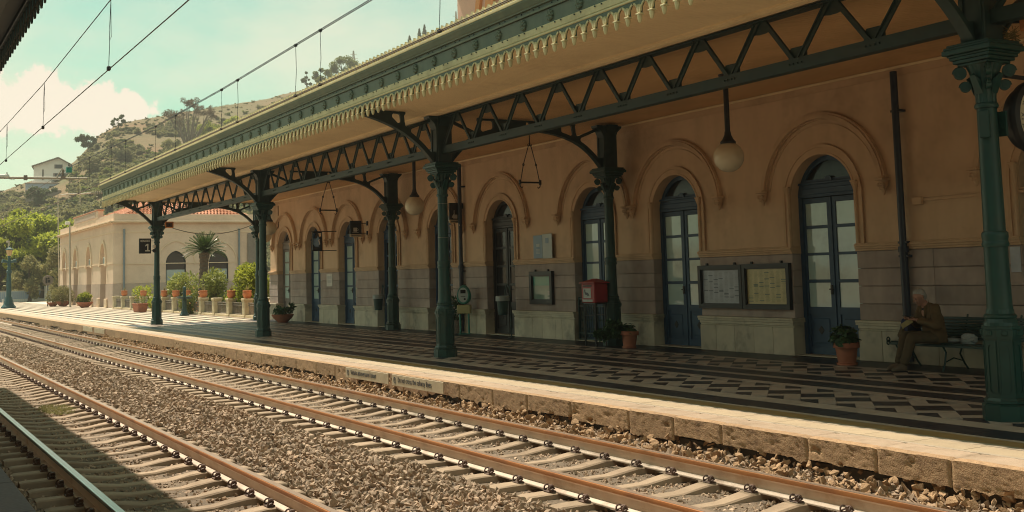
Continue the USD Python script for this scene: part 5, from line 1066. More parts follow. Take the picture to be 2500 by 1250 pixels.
# ================================================================== TREES, HILL, HOUSES
def crown_leaves(lobes, n, size, g, asp=1.8):
    m = []; wts = np.array([l[3]**2 for l in lobes]); wts = wts/wts.sum()
    for (x, y, z, r), w_ in zip(lobes, wts): m.append(leaves(int(n*w_)+20, (x, y, z), (r, r, r*0.8), size, g, asp, 0.1, shell=0.35))
    return cat_(m)
def tree(name, loc, H, R, label, mat, n=9000, size=0.22, nl=26, group='trees at the end of the platform', low=0.25, cat='tree', bark='bark'):
    t = thing(name, label, cat, group, loc); lobes = []; tr = MB()
    top = H*0.42; tr.add(tube([(0, 0, -0.3), (0.1*R, 0, top*0.5), (0, 0.1*R, top)], 0.2, 8, rs=[0.05*H, 0.035*H, 0.028*H]))
    for k in range(nl):
        d = g.normal(size=3); d /= np.linalg.norm(d); rr = g.uniform(0.45, 0.95)
        c = np.array([d[0]*R*rr, d[1]*R*rr, H*(low+(1-low)*0.5)+d[2]*H*(1-low)*0.5*rr]); lobes.append((*c, g.uniform(0.22, 0.36)*R))
        if k % 2 == 0: tr.add(tube([(0, 0.1*R, top*0.9), tuple(c*[0.5, 0.5, 0.75]), tuple(c)], 0.1, 5, rs=[0.02*H, 0.012*H, 0.004*H]))
    obj('trunk', tr, bark, t); obj('crown', crown_leaves(lobes, n, size, g), mat, t); return t
tree('broad_tree', (20.3, 146, -0.2), 11.2, 5.6, 'broad bright green tree with sunlit top left of the annex', 'leaf_lime', 17000, 0.26); tree('broad_tree', (15.6, 152, -0.2), 11.0, 5.4, 'yellow-green tree behind the teal lamp post', 'leaf_lime', 15000, 0.26); tree('broad_tree', (10.5, 158, -0.2), 11.6, 5.4, 'yellow-green tree at the far left edge', 'leaf_lime', 13000, 0.26)
tree('dark_tree', (19.0, 147, -0.2), 8.2, 3.6, 'darker green tree low in front of the bright ones', 'leaf_dark', 9000, 0.22, low=0.10); tree('dark_tree', (14.5, 150, -0.2), 6.0, 3.2, 'dark green tree behind the lamp post, low down', 'leaf_dark', 6000, 0.22, low=0.05)
tree('olive_tree', (20.0, 136, -0.2), 6.9, 2.9, 'grey-green olive tree touching the annex corner', 'leaf_olive', 9000, 0.15, low=0.10); tree('olive_tree', (17.0, 141, -0.2), 5.4, 2.4, 'small grey-green tree in front of the dark trees', 'leaf_olive', 5000, 0.15, low=0.05)
tree('broad_tree', (30, 132, -0.2), 9.2, 4.5, 'tree rising behind the annex roof', 'leaf_olive', 7000, 0.22); tree('broad_tree', (8.0, 166, -0.2), 8, 4.5, 'dark bushy tree at the end of the tracks', 'leaf_mid', 6000, 0.26, low=0.05)
# ---- the hill: one sheet of terrain, ridge line by compass direction
AZ = np.array([-40, -20, -8, 0, 5.58, 7.16, 8.3, 9.0, 9.9, 10.83, 11.98, 13.53, 16.11, 17.72, 19.26, 20.19, 22.5, 25.27, 27.79, 33, 45, 60.0]); EL = np.array([0.02, 0.025, 0.04, 0.060, 0.0777, 0.090, 0.098, 0.108, 0.1269, 0.1378, 0.1428, 0.1476, 0.1548, 0.1595, 0.1671, 0.1709, 0.180, 0.192, 0.20, 0.205, 0.19, 0.15])
def ridge_R(az): return np.interp(az, [-40, 0, 9, 14, 20, 30, 60], [420, 360, 300, 330, 360, 380, 400])
D0 = 165.0
def hill_h(az, d):
    R = ridge_R(az); e = np.interp(az, AZ, EL); top = e*R+1.73; t = (d-D0)/(R-D0)
    s = np.where(t <= 1, np.clip(t, 0, 1)**1.12, 1.0-0.35*(t-1))
    h = top*s
    x, y = d*np.sin(np.radians(az)), d*np.cos(np.radians(az)); P3 = np.stack([x/28, y/28, 0*x], -1)
    return h+(meshkit.fbm(P3, 5, 3)-0.5)*9*np.clip(s, 0, 1)*np.clip(1-s*0.80, 0.12, 1)*np.clip(t*4, 0, 1)-0.5*np.clip(1-t*6, 0, 1)
aa, dd = np.meshgrid(np.linspace(-40, 60, 400), np.concatenate([np.linspace(D0, 420, 150), np.linspace(430, 700, 20)]), indexing='ij')
hh = hill_h(aa, dd); hv = np.stack([dd*np.sin(np.radians(aa)), dd*np.cos(np.radians(aa)), hh], -1).reshape(-1, 3); nA, nD = aa.shape
ii = (np.arange(nA-1)[:, None]*nD+np.arange(nD-1)[None]).ravel(); hf = np.concatenate([np.stack([ii, ii+nD, ii+nD+1], 1), np.stack([ii, ii+nD+1, ii+1], 1)])[:, ::-1]
mk('hill_ground', (0.175, 0.095, 0.040), (0.105, 0.088, 0.032), 0.05, 0.95, 0.6, 0.6, 0.5, c3=(0.090, 0.092, 0.028), scale3=0.03, detail=8)
hl = thing('hill', kind='structure'); obj('slope', trimesh.Trimesh(hv, hf, process=False), 'hill_ground', hl, smooth=True)
def on_hill(az, d): return np.array([d*math.sin(math.radians(az)), d*math.cos(math.radians(az)), float(hill_h(np.array([az]), np.array([d]))[0])])
def shrub_proto(seed):
    q = np.random.default_rng(seed); m = []
    for k in range(5): c = q.normal(size=3)*[0.5, 0.5, 0.22]+[0, 0, 0.5]; m.append(leaves(56, c, np.array([0.55, 0.55, 0.42])*q.uniform(0.6, 1.0), 0.17, q, 1.5, 0.2, shell=0.3))
    return cat_(m)
SH = [shrub_proto(900+k) for k in range(5)]
for mat, n, seed, dmin, nm in (('leaf_grey', 4200, 71, 0, 'grey-green'), ('leaf_mid', 900, 72, 0, 'mid-green'), ('leaf_dark', 260, 73, 0, 'dark green'), ('leaf_olive', 2600, 74, 0, 'olive')):
    q = np.random.default_rng(seed); az = q.uniform(2.0, 29, n*2); t = q.random(n*2)**0.8; d = D0+t*(ridge_R(az)+6-D0)
    x, y = d*np.sin(np.radians(az)), d*np.cos(np.radians(az)); cl = meshkit.fbm(np.stack([x/14, y/14, 0*x+seed], -1), 3, seed)
    keep = (cl+0.40*(1-t)-0.06+0.05*q.random(n*2)) > (0.57 if mat != 'leaf_dark' else 0.64); keep &= (np.abs(pix(np.stack([x, y, hill_h(az, d)], 1))[0]-118) > 62) | (np.abs(pix(np.stack([x, y, hill_h(az, d)], 1))[1]-447) > 50)
    x, y, d, az, t = x[keep][:n], y[keep][:n], d[keep][:n], az[keep][:n], t[keep][:n]; z = hill_h(az, d)
    s = q.uniform(0.4, 1.25, len(x))*(1+1.1*(1-t))*np.where(t > 0.9, 0.45, 1)
    instancer('hill_scrub', SH, np.stack([x, y, z-0.2], 1), mat, np.stack([s*1.15, s*1.15, s], 1), seed=seed, tilt=False, kind='stuff', label=f'{nm} scrub covering the dry hillside', cat='scrub')
def hill_at(px_, py_):
    az = az_of(px_, py_); q = pdir(px_, py_); tan = q[2]/math.hypot(q[0], q[1]); d = np.linspace(D0+1, float(ridge_R(az)), 400); e = (hill_h(np.full(400, az), d)-1.7288)/d
    k = np.argmax(e >= tan) if (e >= tan).any() else 399
    return np.array([d[k]*math.sin(math.radians(az)), d[k]*math.cos(math.radians(az)), float(hill_h(np.array([az]), d[k:k+1])[0])])
def az_of(px, py): q = pdir(px, py); return math.degrees(math.atan2(q[0], q[1]))
def conifer(loc, H, R, label):
    t = thing('conifer', label, 'tree', 'trees on the hill', loc); m = []
    obj('trunk', tube([(0, 0, -0.5), (0, 0, H*0.97)], 0.2, 6, rs=[0.3, 0.04]), 'bark', t)
    for k in range(46):
        u = (k+0.5)/46; a = k*2.4; r = R*(1-u)**0.8*g.uniform(0.55, 1.05); z = H*(0.12+0.88*u)
        m.append(leaves(46, (0.55*r*math.cos(a), 0.55*r*math.sin(a), z), (0.55*r+0.12, 0.55*r+0.12, 0.5), 0.3, g, 2.2, 0.2))
    obj('crown', cat_(m), 'leaf_dark', t); return t
# trees one can tell apart on the hill
def hill_tree(name, az, el_px, d, H, R, label, mat, **k):
    p = on_hill(az, d) if d else hill_at(az, el_px); return tree(name, p, H, R, label, mat, group='trees on the hill', **k)
hill_tree('round_tree', az_of(213, 350), 0, 296, 4.6, 2.6, 'round dark tree on the left shoulder of the ridge', 'leaf_dark', n=2600, size=0.22, nl=14, low=0.2); hill_tree('round_tree', az_of(288, 310), 0, 304, 4.2, 1.8, 'single dark bush-like tree where the ridge turns level', 'leaf_dark', n=1500, size=0.2, nl=10, low=0.1)
hill_tree('cypress', az_of(749, 212), 0, 352, 7.5, 1.6, 'small dark conifer on the skyline left of the leafy pair', 'leaf_dark', n=1500, size=0.25, nl=12, low=0.05); hill_tree('round_tree', az_of(790, 200), 0, 352, 7.5, 4.2, 'leafy green tree on the skyline, left of a pair', 'leaf_mid', n=3000, size=0.3, nl=16, low=0.15); hill_tree('round_tree', az_of(838, 180), 0, 356, 10.5, 5.2, 'leafy green tree on the skyline, right of a pair', 'leaf_mid', n=3600, size=0.3, nl=18, low=0.1)
for px_, hh_, lb in ((1000, 10.5, 'slim conifer above the canopy edge, left of the pair'), (1024, 12.0, 'conifer above the canopy edge, middle one'), (1037, 13.0, 'tallest conifer above the canopy edge')): conifer(on_hill(az_of(px_, 100), 372), hh_, 2.4, lb)
# tall thin eucalyptus with bare forked limbs and tufted crowns
pe = hill_at(462, 388); KE = np.linalg.norm(pe)/238.0*0.95
t = thing('eucalyptus', 'tall bare-limbed eucalyptus with tufted crowns on the hillside', 'tree', 'trees on the hill', pe, scale=KE); tr = MB(); lv = []; q = np.random.default_rng(77)
rx_, rz_ = np.array([math.cos(YAW), -math.sin(YAW), 0]), np.array([0, 0, 1.0])
for (ex, ez) in ((-4.2, 9.6), (-3.2, 8.6), (-2.0, 10.6), (-0.9, 12.6), (0.2, 11.6), (1.2, 12.4), (2.6, 11.2), (3.6, 9.8), (4.4, 10.6), (-5.0, 10.4), (0.9, 9.8), (-1.6, 8.0), (5.0, 9.4)):
    tip = rx_*ex+np.array([q.normal(0, 0.7), q.normal(0, 1.2), 0])+rz_*ez; k = tip*[0.30, 0.30, 0.42]; k2 = tip*[0.72, 0.72, 0.75]+q.normal(0, 0.2, 3)
    tr.add(tube([(0, 0, -0.5), tuple(k*[0.5, 0.5, 0.6]), tuple(k), tuple(k2), tuple(tip)], 0.1, 6, rs=[0.36, 0.28, 0.20, 0.12, 0.03]))
    for j in range(3): c = tip+q.normal(0, 0.55, 3); lv.append(leaves(110, c, (0.75, 0.75, 0.6), 0.17, q, 2.6)); tr.add(tube([tuple(k2), tuple(c)], 0.03, 4, rs=[0.04, 0.015]))
obj('limbs', tr, 'bark_pale', t); obj('crown', cat_(lv), 'leaf_brown2', t); 
for (px_, py_, d, H_, R_, mt, lb) in ((425, 400, 225, 5.5, 3.6, 'leaf_olive', 'olive-green bushy tree at the foot of the eucalyptus'), (520, 350, 262, 5.5, 4.0, 'leaf_lime', 'yellow-green bushy tree right of the eucalyptus'), (575, 320, 280, 4.0, 3.0, 'leaf_lime', 'small yellow-green tree on the slope above the canopy'), (105, 500, 200, 4.0, 3.4, 'leaf_dark', 'dark rounded bush low on the hill below the houses'), (300, 400, 250, 5.0, 3.5, 'leaf_grey', 'grey-green tree in the middle of the slope'), (225, 430, 235, 5.5, 3.2, 'leaf_grey', 'tall grey-green tree right of the white house')):
    hill_tree('slope_tree', px_, py_, 0, H_, R_, lb, mt, n=2600, size=0.24, nl=16, low=0.05)
# houses on the hill
def hill_thing(name, label, cat, px_, py_, group=None):
    p = hill_at(px_, py_); return thing(name, label, cat, group, p, rz=-10, scale=float(np.linalg.norm(p)/260))
h = hill_thing('hill_house', 'white two storey house with a low gable on the hillside', 'house', 126, 447, 'houses on the hillside')
obj('wall', ext_y(Polygon([(-3.6, -2.5), (3.7, -2.5), (3.7, 4.0), (1.3, 5.35), (-3.6, 3.55)]), 0, 6.0), 'white_render', h)
obj('roof', cat_([ext_y(Polygon([(-4.0, 3.45), (1.3, 5.40), (1.3, 5.60), (-4.0, 3.65)]), -0.7, 6.4), ext_y(Polygon([(1.3, 5.40), (4.1, 3.82), (4.1, 4.02), (1.3, 5.60)]), -0.7, 6.4)]), 'stone_wall', h)
for x0, x1, z0, z1, n_ in ((0.5, 2.2, 3.1, 4.0, 'window'), (0.3, 3.0, 1.3, 2.1, 'balcony_opening'), (-1.9, -1.6, 0.6, 2.9, 'window'), (-0.2, 2.6, -1.2, 0.1, 'window')): f_ = obj(n_, bx(x0, x1, -0.08, -0.001, z0, z1), 'stone_wall', h); obj('pane', bx(x0+0.12*(x1-x0), x1-0.1*(x1-x0), -0.1, -0.081, z0+0.1, z1-0.1), 'dark_glass', f_)
obj('balcony', bx(0.1, 3.6, -1.0, -0.09, 0.55, 1.28, 0.02), 'white_render', h); obj('terrace', bx(-3.9, 0.0, -1.8, -0.09, -1.4, 0.35, 0.02), 'white_render', h)
h = hill_thing('hill_house', 'low blue-white house below the gabled one on the hillside', 'house', 104, 466, 'houses on the hillside')
obj('wall', bx(-3.4, 3.3, 0, 4, -1.5, 1.55), 'blue_render', h); obj('roof', bx(-3.6, 3.5, -0.2, 4.2, 1.551, 1.75, 0.03), 'annex_base', h); f_ = obj('window', bx(1.3, 2.0, -0.06, -0.001, 0.2, 1.0), 'stone_wall', h); obj('pane', bx(1.38, 1.92, -0.08, -0.061, 0.28, 0.92), 'dark_glass', f_)
t = hill_thing('retaining_wall', 'grey stone retaining wall below the blue-white house', 'wall', 104, 488); obj('stones', bx(-3.4, 3.6, 0, 1.2, -1.5, 1.9), 'stone_wall', t); obj('coping', bx(-3.5, 3.7, -0.1, 1.3, 1.901, 2.1, 0.03), 'annex_base', t)
# pylons on the skyline
def pylon(px_, py_top, d, H, label):
    q = pdir(px_, py_top); s = d/math.hypot(q[0], q[1]); top = EYE+q*s; t = thing('pylon', label, 'pylon', 'pylons on the skyline', (top[0], top[1], top[2]-H)); m = MB()
    for sx in (-1, 1):
        for sy in (-1, 1): m.add(tube([(sx*1.1, sy*1.1, 0), (sx*0.45, sy*0.45, H*0.6), (sx*0.12, sy*0.12, H)], 0.10, 4))
    n = 9
    for k in range(n):
        z0, z1 = H*k/n, H*(k+1)/n; r0, r1 = np.interp([z0, z1], [0, H*0.6, H], [1.1, 0.45, 0.12])
        for a, b in (((-r0, -r0), (r1, -r1)), ((r0, -r0), (-r1, -r1)), ((-r0, r0), (-r1, -r1)), ((r0, -r0), (r1, r1))): m.add(tube([(*a, z0), (*b, z1)], 0.05, 4))
    obj('lattice', m, 'galv', t); obj('cross_arm', cat_([tube([(-1.6, 0, H*0.80), (1.6, 0, H*0.80)], 0.08, 4), tube([(-1.2, 0, H*0.90), (1.2, 0, H*0.90)], 0.08, 4)]), 'galv', t)
pylon(863, 124, 380, 13, 'lattice pylon on the skyline behind the leafy trees'); pylon(1113, 28, 400, 20, 'lattice pylon on the skyline beside the upper storey corner')
# ================================================================== THINGS ON THE PLATFORM
# ---- pots with leafy plants
def geranium(t, z, r, n, g, mat='leaf_pot', size=0.05, off=(0, 0)):
    m = MB(); st = MB()
    for k in range(n):
        d = g.normal(size=3); d /= np.linalg.norm(d); d[2] = abs(d[2])*1.15-0.35
        c = np.array([off[0], off[1], z])+d*np.array([r, r, r*1.15])*g.uniform(0.55, 1.0); nrm = d*0.7+np.array([0, 0, 0.8])+g.normal(0, 0.3, 3); nrm /= np.linalg.norm(nrm)
        a = np.cross(nrm, [1, 0, 0.2]); a /= np.linalg.norm(a); b = np.cross(nrm, a); s = size*g.uniform(0.6, 1.25)
        ring_ = [c+s*(math.cos(q)*a+math.sin(q)*b)*(1.0 if j % 2 else 0.82)-nrm*0.25*s for j, q in enumerate(np.linspace(0, 2*math.pi, 11)[:-1])]
        m.add(trimesh.Trimesh(np.array([c]+ring_), [[0, 1+j, 1+(j+1) % 10] for j in range(10)], process=False))
        if k % 5 == 0: st.add(tube([(0, 0, z-0.05), tuple(np.array([0, 0, z])*0.5+c*0.5-[0, 0, 0.02]), tuple(c)], 0.006, 4))
    obj('leaves', m, mat, t); obj('stems', st, 'leaf_olive', t)
def flower_pot(loc, label, H=0.39, R=0.225, tilt=0.0):
    t = thing('potted_plant', label, 'potted plant', None, loc)
    p = lathe([(0, 0.03), (R*0.66, 0.03), (R*0.84, H*0.74), (R*0.86, H*0.76), (R*1.0, H*0.77), (R*1.02, H*0.98), (R*0.98, H), (R*0.88, H), (R*0.86, H*0.9), (0, H*0.88)], 28); obj('pot', T(p, ry=tilt), 'terracotta', t, smooth=35)
    obj('saucer', lathe([(0, 0.002), (R*0.76, 0.002), (R*0.80, 0.04), (R*0.76, 0.045), (0, 0.028)], 24), 'terracotta', t, smooth=35); obj('soil', lathe([(0, H*0.9), (R*0.86, H*0.9), (0, H*0.93)], 16), 'soil', t)
    return t
g = np.random.default_rng(61)
t = flower_pot((14.85, 13.93, 0), 'terracotta pot of leafy geranium in front of the right-hand blue door'); geranium(t, 0.48, 0.27, 150, g, size=0.062, off=(0, 0.05)); 
t = flower_pot((14.95, 20.43, 0), 'terracotta pot with a trailing plant beside the rear column', 0.38, 0.205, 0.05); geranium(t, 0.40, 0.20, 90, g, size=0.055); m = MB()
obj('trailing_leaves', cat_([leaves(260, (-0.22, 0.28, 0.42), (0.22, 0.30, 0.22), 0.06, g, 1.5, 0.2), leaves(170, (-0.30, 0.55, 0.30), (0.16, 0.22, 0.16), 0.055, g, 1.5), leaves(60, (-0.35, 0.75, 0.32), (0.10, 0.12, 0.08), 0.05, g, 1.5)]), 'leaf_pot', t)
t = thing('planted_bowl', 'wide dark terracotta bowl with leggy plants at the far end of the wall', 'planter', None, (15.0, 44.4, 0)); R = 0.46
obj('bowl', lathe([(0, 0), (R*0.42, 0), (R*0.46, 0.03), (R*0.82, R*0.38), (R, R*0.70), (R*0.95, R*0.72), (0, R*0.62)], 22), 'terracotta', t, smooth=35); obj('foliage', cat_([leaves(240, (0, 0, 0.45), (0.40, 0.40, 0.17), 0.075, g, 2.2, 0.5), leaves(70, (0.28, -0.30, 0.62), (0.16, 0.16, 0.18), 0.075, g, 2.0), leaves(50, (-0.1, 0.35, 0.55), (0.15, 0.15, 0.16), 0.07, g, 2)]), 'leaf_pot', t); obj('stems', cat_([tube([(0, 0, 0.3), (0.18, -0.2, 0.5), (0.30, -0.34, 0.75)], 0.012, 5), tube([(0, 0, 0.3), (-0.08, 0.25, 0.5), (-0.12, 0.40, 0.66)], 0.012, 5)]), 'leaf_olive', t)
t = thing('potted_plant', 'dark pot with a feathery plant half hidden behind the strapped column', 'potted plant', None, (15.5, 29.95, 0)); obj('pot', lathe([(0, 0), (0.15, 0), (0.21, 0.36), (0.22, 0.40), (0.18, 0.40), (0, 0.36)], 18), 'stone_wall', t, smooth=35); obj('leaves', leaves(420, (-0.02, 0, 0.72), (0.30, 0.30, 0.40), 0.07, g, 3.2, 0.6), 'leaf_pot', t)
# ---- red mailbox on its stand
t = thing('mailbox', 'red mailbox with a white postal label on a thin stand', 'mailbox', loc=(14.91, 21.68, 0)); w2, d2 = 0.19, 0.275
obj('box', bx(-w2, w2, -d2, d2, 1.01, 1.46, 0.02), 'mail_red', t); rf = trimesh.convex.convex_hull([(-w2-.03, -d2-.03, 1.461), (w2+.03, -d2-.03, 1.461), (-w2-.03, d2+.03, 1.461), (w2+.03, d2+.03, 1.461), (-w2-.03, -d2-.03, 1.485), (w2+.03, -d2-.03, 1.485), (-w2-.03, d2+.03, 1.485), (w2+.03, d2+.03, 1.485), (0.02, -0.08, 1.57), (0.02, 0.08, 1.57)]); obj('roof', rf, 'mail_red', t)
obj('slot', bx(-w2-0.012, -w2+0.001, -0.16, 0.19, 1.385, 1.42, 0.004), 'black', t); obj('plate', bx(-w2-0.008, -w2-0.0015, -0.19, 0.22, 1.03, 1.09, 0.002), 'machine_grey', t); obj('label', bx(-w2-0.007, -w2-0.001, -0.13, 0.18, 1.12, 1.345), 'sign_pale', t)
hn = Polygon([(0.14, 1.31), (0.10, 1.33), (0.09, 1.26), (-0.02, 1.24), (-0.07, 1.18), (-0.05, 1.165), (-0.01, 1.19), (0.0, 1.16), (0.03, 1.19), (0.10, 1.20), (0.13, 1.25)]); obj('post_horn_mark', ext_x(hn, -w2-0.010, -w2-0.0072), 'ink', t)
fr = MB()
for y in (-0.22, 0.22):
    for x in (-0.14, 0.14): fr.add(cyl((x, y, 0), (x, y, 1.01), 0.020, 8))
fr.box(-0.16, 0.16, -0.24, 0.24, 0.985, 1.009); 
for z in (0.72, 0.98): fr.add(cyl((-0.14, -0.22, z), (-0.14, 0.22, z), 0.010, 6), cyl((0.14, -0.22, z), (0.14, 0.22, z), 0.010, 6))
obj('stand', fr, 'black', t); obj('scrollwork', cat_([T(trimesh.creation.torus(0.055, 0.008, 14, 5), -0.14, y_, z_, ry=math.pi/2) for y_, z_ in ((-0.1, 0.91), (0.1, 0.91), (0, 0.85), (-0.1, 0.79), (0.1, 0.79))]), 'black', t)
# ---- iron gate in front of the third door
t = thing('iron_gate', 'low ornamental iron gate across the door behind the red mailbox', 'gate'); fr = MB(); y0, y1 = 22.22, 23.80
for z in (0.03, 0.18, 0.86, 1.04): fr.box(15.86, 15.89, y0, y1, z, z+0.025)
for y in (y0, (y0+y1)/2, y1-0.03): fr.box(15.85, 15.90, y, y+0.035, 0.0, 1.09)
obj('frame', fr, 'bin_green', t)
ba = MB(); sc = MB()
for y in np.arange(y0+0.11, y1-0.05, 0.105):
    ba.box(15.868, 15.882, y-0.007, y+0.007, 0.2, 0.86)
    for z, r in ((0.955, 0.042), (0.12, 0.040), (0.52, 0.034), (0.30, 0.03)): sc.add(T(trimesh.creation.torus(r, 0.007, 12, 5), 15.875, y, z, ry=math.pi/2))
obj('bars', ba, 'bin_green', t); obj('scrollwork', sc, 'bin_green', t)
# ---- ticket validating machine on two posts
t = thing('ticket_machine', 'rounded green and grey ticket validator on two thin posts by the drainpipe', 'ticket machine', loc=(15.42, 29.22, 0), rz=48)
egg = trimesh.creation.icosphere(3, 1.0); v = egg.vertices; v *= [0.14, 0.215, 0.285]; v[:, 1] *= 1+0.30*(-v[:, 2]/0.285)*0.6; v[:, 0] = np.clip(v[:, 0], -0.10, 0.14); egg.vertices = v
obj('shell', T(egg, 0, 0, 1.16), 'machine_green', t, smooth=50)
fac = Point(0, 0).buffer(1.0, 24); fac = affinity.translate(affinity.scale(fac, 0.15, 0.22, origin=(0, 0)), 0.0, 1.15); obj('face', ext_x(fac, -0.115, -0.098), 'machine_grey', t); obj('rim', ext_x(affinity.scale(fac, 1.2, 1.15).difference(fac), -0.118, -0.09), 'machine_green', t)
obj('screen', bx(-0.122, -0.1155, -0.08, 0.08, 1.20, 1.30, 0.003), 'dark_glass', t); obj('slot', cat_([bx(-0.122, -0.1155, -0.07, 0.07, 1.10, 1.115), T(cyl((0, 0, 0), (-0.01, 0, 0), 0.03, 12), -0.115, -0.05, 1.03)]), 'black', t); obj('handle', tube([(-0.10, 0.10, 1.44), (-0.12, 0.0, 1.49), (-0.10, -0.10, 1.44)], 0.012, 6), 'black', t)
obj('base_box', bx(-0.10, 0.10, -0.20, 0.20, 0.60, 0.86, 0.015), 'machine_yellow', t); obj('post', cyl((0, -0.13, 0), (0, -0.13, 0.60), 0.03, 10), 'machine_green', t); obj('post', cyl((0, 0.13, 0), (0, 0.13, 0.60), 0.03, 10), 'machine_green', t); obj('foot_plate', bx(-0.08, 0.08, -0.18, 0.18, 0.0, 0.02, 0.004), 'machine_green', t)
# ---- litter bins
def bin_(loc, label, rz=0):
    t = thing('litter_bin', label, 'litter bin', None, loc, rz)
    obj('bucket', lathe([(0, 0.62), (0.12, 0.62), (0.13, 0.64), (0.165, 1.02), (0.155, 1.02), (0.12, 0.66), (0, 0.66)], 20), 'bin_green', t, smooth=35); obj('rim', lathe([(0.160, 1.02), (0.185, 1.02), (0.19, 1.12), (0.175, 1.14), (0.160, 1.13)], 20), 'machine_grey', t, smooth=35)
    obj('liner', lathe([(0.163, 1.135), (0.178, 1.142), (0.190, 1.10), (0.192, 1.0), (0.186, 1.0), (0.183, 1.09)], 20), 'bag_plastic', t, smooth=35)
    obj('post', tube([(0.20, -0.10, 0), (0.20, -0.10, 1.25), (0.19, -0.05, 1.40), (0.18, 0.0, 1.46), (0.19, 0.06, 1.40), (0.20, 0.12, 1.25), (0.20, 0.12, 0.9)], 0.017, 8), 'bin_green', t); obj('foot', lathe([(0, 0), (0.09, 0), (0.08, 0.02), (0, 0.025)], 12).apply_translation([0.20, -0.10, 0]), 'bin_green', t)
    return t
bin_((15.2, 26.55, 0), 'dark green litter bin with pale rim by the open dark door', 10); bin_((15.35, 35.4, 0), 'litter bin with a white liner, left of the second rear column', 0)
# ---- BINARIO 1 board on its column arm
t = thing('platform_sign', 'dark BINARIO 1 platform board hanging left of the farthest column', 'sign'); yb = 48.5
obj('board', bx(10.13, 10.62, yb-0.03, yb+0.03, 3.0, 3.64, 0.006), 'black', t)
def sign_text(s, h, x0, z0, name, bold=True, width=None):
    m = meshkit.text_mesh(s, h, 0.004, bold); v = m.vertices
    if width: v = v*[width/(v[:, 0].max()-v[:, 0].min()), 1, 1]
    obj(name, trimesh.Trimesh(np.stack([v[:, 0]+x0, yb-0.0305-v[:, 2], v[:, 1]+z0], 1), m.faces, process=False), 'paper_white', t)
sign_text('BINARIO', 0.085, 10.185, 3.49, 'word', width=0.38); sign_text('1', 0.30, 10.33, 3.10, 'numeral')
obj('arm', cat_([bx(10.62, XF-0.1, yb-0.015, yb+0.015, 3.52, 3.55), bx(10.62, XF-0.1, yb-0.015, yb+0.015, 3.10, 3.13)]), 'sign_pale', t)
t = thing('camera_box', 'small white box and lens fixed between the BINARIO board and its column', 'camera'); obj('box', bx(10.66, 10.78, 48.3, 48.44, 3.22, 3.36, 0.02), 'white_render', t); obj('lens', cyl((10.70, 48.30, 3.12), (10.70, 48.2, 3.10), 0.07, 10), 'black', t)
t = thing('signal_lamp', 'round pale lamp fixed behind the third column near the corner of the building', 'lamp'); obj('disc', T(lathe([(0, 0), (0.30, 0.0), (0.31, 0.03), (0.29, 0.06), (0, 0.10)], 24), 15.30, 47.6, 3.7, rx=math.pi/2), 'globe', t, smooth=40); obj('arm', cat_([tube([(15.85, 47.4, 5.0), (15.85, 47.35, 4.1), (15.75, 47.4, 3.95), (15.45, 47.55, 3.95)], 0.03, 6), bx(15.3, 15.5, 47.5, 47.7, 3.9, 4.1, 0.03)]), 'leaf_brown', t)
# ---- bench
t = thing('bench', 'dark green slatted iron bench against the wall', 'bench')
by0, by1 = 10.9, 13.06
for k in range(7): obj('seat_slat', bx(14.97+0.066*k, 15.022+0.066*k, by0, by1, 0.425-0.004*k, 0.445-0.004*k, 0.006), 'bin_green', t)
for k in range(7): obj('back_slat', T(bx(-0.010, 0.010, by0, by1, -0.024, 0.024, 0.006), 15.47+0.018*k, 0, 0.50+0.052*k, ry=0.28), 'bin_green', t)
for y in (by0+0.12, 12.0, by1-0.12):
    obj('iron_leg', cat_([tube([(14.93, y, 0.41), (14.95, y, 0.40), (15.02, y, 0.30), (14.98, y, 0.12), (14.92, y, 0.0)], 0.016, 6), tube([(15.44, y, 0.40), (15.36, y, 0.26), (15.46, y, 0.10), (15.55, y, 0.0)], 0.016, 6), tube([(14.93, y, 0.41), (15.20, y, 0.405), (15.44, y, 0.40), (15.50, y, 0.55), (15.61, y, 0.88)], 0.016, 6), tube([(14.99, y, 0.14), (15.2, y, 0.20), (15.44, y, 0.14)], 0.010, 6)]), 'bin_green', t)
obj('front_rail', cat_([bx(14.915, 14.945, by0, by1, 0.385, 0.425, 0.006)]), 'bin_green', t)
for k in (0, 1): obj('scroll_end', T(trimesh.creation.torus(0.035, 0.012, 14, 6), 14.93, by1+0.01, 0.42+0.05*k, rx=math.pi/2), 'bin_green', t)
# ---- crumpled plastic bag
m = trimesh.creation.icosphere(4, 1.0); v = m.vertices; n = meshkit.fbm(v*2.6+3, 4, 6); v = v*(0.75+0.6*n[:, None])*[0.09, 0.13, 0.10]; v[:, 2] = np.maximum(v[:, 2], -0.055); m.vertices = v
m2 = trimesh.creation.icosphere(3, 1.0); v = m2.vertices; n = meshkit.fbm(v*3+9, 4, 8); m2.vertices = v*(0.7+0.6*n[:, None])*[0.08, 0.15, 0.045]
t = thing('plastic_bag', 'crumpled translucent plastic bag lying on the bench', 'plastic bag', loc=(15.16, 11.66, 0.497)); obj('bundle', m, 'bag_plastic', t, smooth=60); obj('loose_end', T(m2, -0.02, 0.26, -0.015), 'bag_plastic', t, smooth=60)
